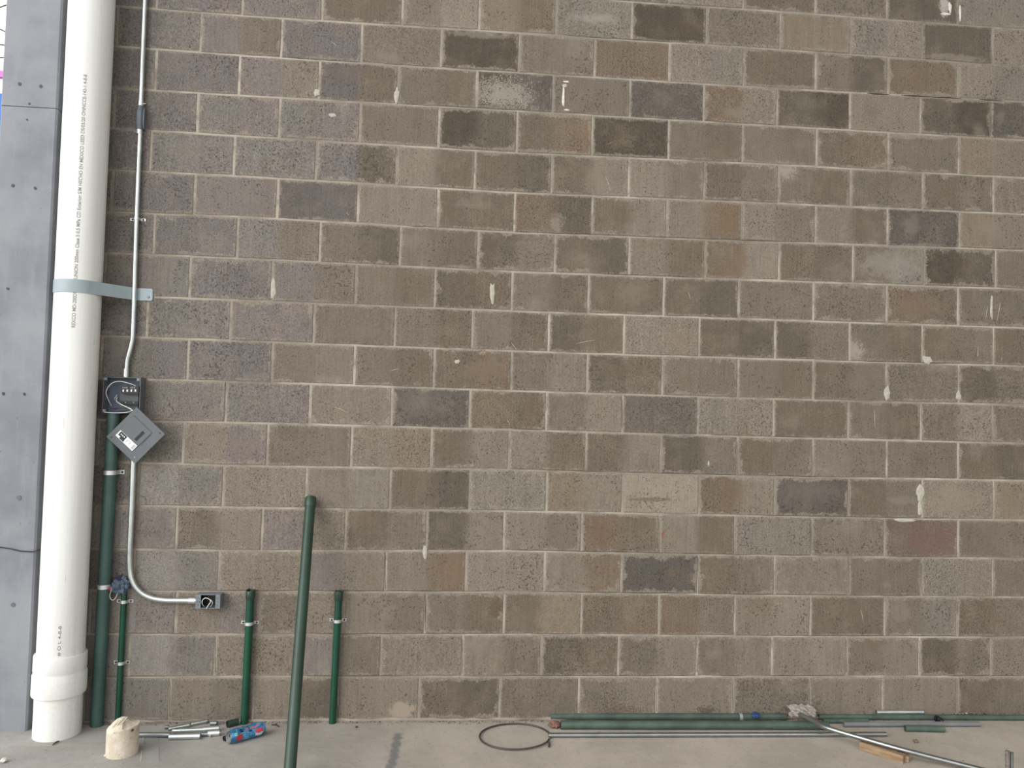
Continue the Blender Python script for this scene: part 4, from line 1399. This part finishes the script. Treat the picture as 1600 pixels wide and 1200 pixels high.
# clear plastic strip
A_ = [fl(224, 1151), fl(231, 1149.6), fl(243, 1149.6), fl(246.5, 1152), fl(248.5, 1190), fl(220, 1191)]
mb = MB()
n = len(A_)
mb.add([a_ + Vector((0, 0, .0005)) for a_ in A_] + [a_ + Vector((0, 0, .004)) for a_ in A_], [tuple(range(n))[::-1], tuple(range(n, 2 * n))] + [(q, (q + 1) % n, n + (q + 1) % n, n + q) for q in range(n)])
ps = thing('plastic_strip', 'clear flat plastic strip with a rounded end lying beside the cream stub', 'plastic strip', fl(234, 1170))
mb.build('strip', 'film', ps, smooth=False)
mb = MB(); mb.tube([a_ + Vector((0, 0, .0045)) for a_ in (A_[5], A_[0], A_[1], A_[2], A_[3])], .0016, 6); mb.build('raised_edge', 'edge', ps)

# ------------------------------------------------------------------ crumbs and dust along the wall foot
random.seed(11)
def crumb(mb, c, s):
    d = [Vector((random.uniform(-1, 1), random.uniform(-1, 1), random.uniform(0, 1))) for _ in range(6)]
    q = [Vector((-1, 0, .1)), Vector((1, 0, .1)), Vector((0, -1, .1)), Vector((0, 1, .1)), Vector((0, 0, .9)), Vector((0, 0, -.1))]
    vs = [c + (a + .45 * b) * s for a, b in zip(q, d)]
    mb.add(vs, [(0, 2, 4), (2, 1, 4), (1, 3, 4), (3, 0, 4), (2, 0, 5), (1, 2, 5), (3, 1, 5), (0, 3, 5)])
m1 = MB(); m2 = m1
for _ in range(1500):
    x = random.uniform(-1.6, 2.9); y = -abs(random.gauss(0, .018)) - .002
    crumb(m1 if random.random() < .7 else m2, Vector((x, y, 0)), random.uniform(.001, .0042))
for _ in range(260):
    p_ = fl(random.gauss(1515, 16), 1119 + random.uniform(-1, 3)); p_.y = min(-.003, p_.y * .5)
    crumb(m1 if random.random() < .6 else m2, p_ + Vector((0, 0, random.uniform(0, .022) * (1 if p_.y > -.03 else 0))), random.uniform(.002, .0065))
for _ in range(350):
    x = random.uniform(-2.0, 2.6); y = random.uniform(-.8, -.05)
    crumb(m2 if random.random() < .5 else m1, Vector((x, y, 0)), random.uniform(.0008, .0026))
kk = N('mixed_crumbs')
isl = kk.n('ShaderNodeNewGeometry').outputs['Random Per Island']
crumb_mat = kk.done(kk.mix(kk.ramp(isl, .3, .9, smooth=False), lin((70, 60, 52)), lin((160, 148, 132))), .95)
o = m1.build('floor_dust', crumb_mat, smooth=False); tag(o, 'mortar crumbs and dirt specks scattered along the foot of the block wall', 'debris', kind='stuff')
# fine mortar bead at the wall foot
mb = MB()
pts = []; rr = []
x = XL
while x < 5.5:
    pts.append((x, -.001, .004 + random.uniform(-.002, .003))); rr.append(random.uniform(.005, .013)); x += .05
mb.tube(pts, rr, 6)
mb.build('mortar_bead', 'mortar', wall)
# twigs
for (a_, b_, lab) in [((82, 1164), (92, 1158), 'dark twig lying on the floor by the white drain pipe base'), ((424, 1132), (436, 1135), 'dark splinter on the floor between blue can and leaning pipe')]:
    p0_, p1_ = fl(*a_, .004), fl(*b_, .004)
    mb = MB(); mb.tube([p0_, p0_.lerp(p1_, .5) + Vector((0, .004, .002)), p1_], [.002, .0038, .0025], 6)
    o = mb.build('twig', 'dirtd', origin=p0_); tag(o, lab, 'twig', 'twigs on the floor')
# pebble by the stub and a bottle cap like chip at the far left
for (x, y, s_, mt, lab) in [(166, 1182, .009, 'wsplat', 'small white pebble at the foot of the cream stub'), (6, 1191, .014, 'wsplat', 'pale mortar chip on the floor in the lower left corner'),
                            (1431, 1160, .012, 'dirt', 'brown clod on the floor between wood block and short green pipe'), (557, 1137, .006, 'dirtd', 'dark pebble on the floor right of the leaning pipe')]:
    p_ = fl(x, y)
    mb, _, _ = crumple('x', p_ + Vector((0, 0, s_ * .6)), (s_, s_, s_ * .7), mt, .3, 2.0, x, 2)
    for v in mb.v: v.z = max(v.z, 0)
    o = mb.build('pebble', mt, origin=p_); tag(o, lab, 'pebble', 'loose pebbles')

# ------------------------------------------------------------------ what shows past the column: outdoors
def far(px, py, Y): return at(px, py, Y)
FY = 9.0
for (pts_, lab) in [(((-420, 60), (-60, 20), (0, 12), (8, 8), (160, -30)), 'overhead cable in the bright gap left of the column, topmost'), (((-420, -60), (-60, 30), (0, 45), (8, 50), (160, 110)), 'overhead cable in the bright gap left of the column, second from top'),
                    (((-420, 60), (-60, 74), (0, 69), (8, 71), (160, 90)), 'overhead cable in the bright gap left of the column, third from top'), (((-420, 120), (-60, 95), (0, 90), (8, 90), (160, 96)), 'overhead cable in the bright gap left of the column, lowest')]:
    P = [far(x, y, FY) for x, y in pts_]
    mb = MB(); mb.tube(smooth(P, 2), .010, 6)
    o = mb.build('overhead_cable', 'cable', origin=P[0]); tag(o, lab, 'cable', 'overhead cables outside')
# ground outside, a blue painted building and a pink sign on its roof
m = MB(); m.box((-16, .12, -.20), (-1.95, 16, -.05))
g_ = m.build('ground', 'dirt', smooth=False); tag(g_, 'bare brown ground outside beyond the column', kind='structure')
a_ = far(-160, 137, FY + .5); b_ = far(12, 137, FY + .5)
bb = thing('blue_building', 'bright blue building front seen outside past the left edge of the column', 'building', ((a_.x + b_.x) / 2, FY + .5, -.05))
mb = MB(); mb.box((a_.x, FY + .5, -.05), (b_.x, FY + 3, a_.z)); mb.build('wall_block', 'bluepaint', bb, smooth=False)
for q in range(10):
    x = a_.x + (b_.x - a_.x) * (q + .5) / 10
    mb = MB(); mb.box((x - .03, FY + .46, -.05), (x + .03, FY + .5, a_.z - .02)); mb.build('wall_rib', 'bluepaint', bb, smooth=False)
c_ = far(12, 111, FY + .6); d_ = far(12, 121, FY + .6)
sg = thing('roof_sign', 'pink sign strip on the roof of the blue building outside', 'sign', ((a_.x + b_.x) / 2, FY + .6, a_.z))
mb = MB(); mb.box((a_.x, FY + .6, d_.z), (b_.x, FY + .68, c_.z)); mb.build('sign_panel', 'magenta', sg, smooth=False)
for x in (a_.x + .2, b_.x - .5):
    mb = MB(); mb.box((x - .03, FY + .68, a_.z), (x + .03, FY + .74, c_.z)); mb.build('sign_post', 'dark', sg, smooth=False)
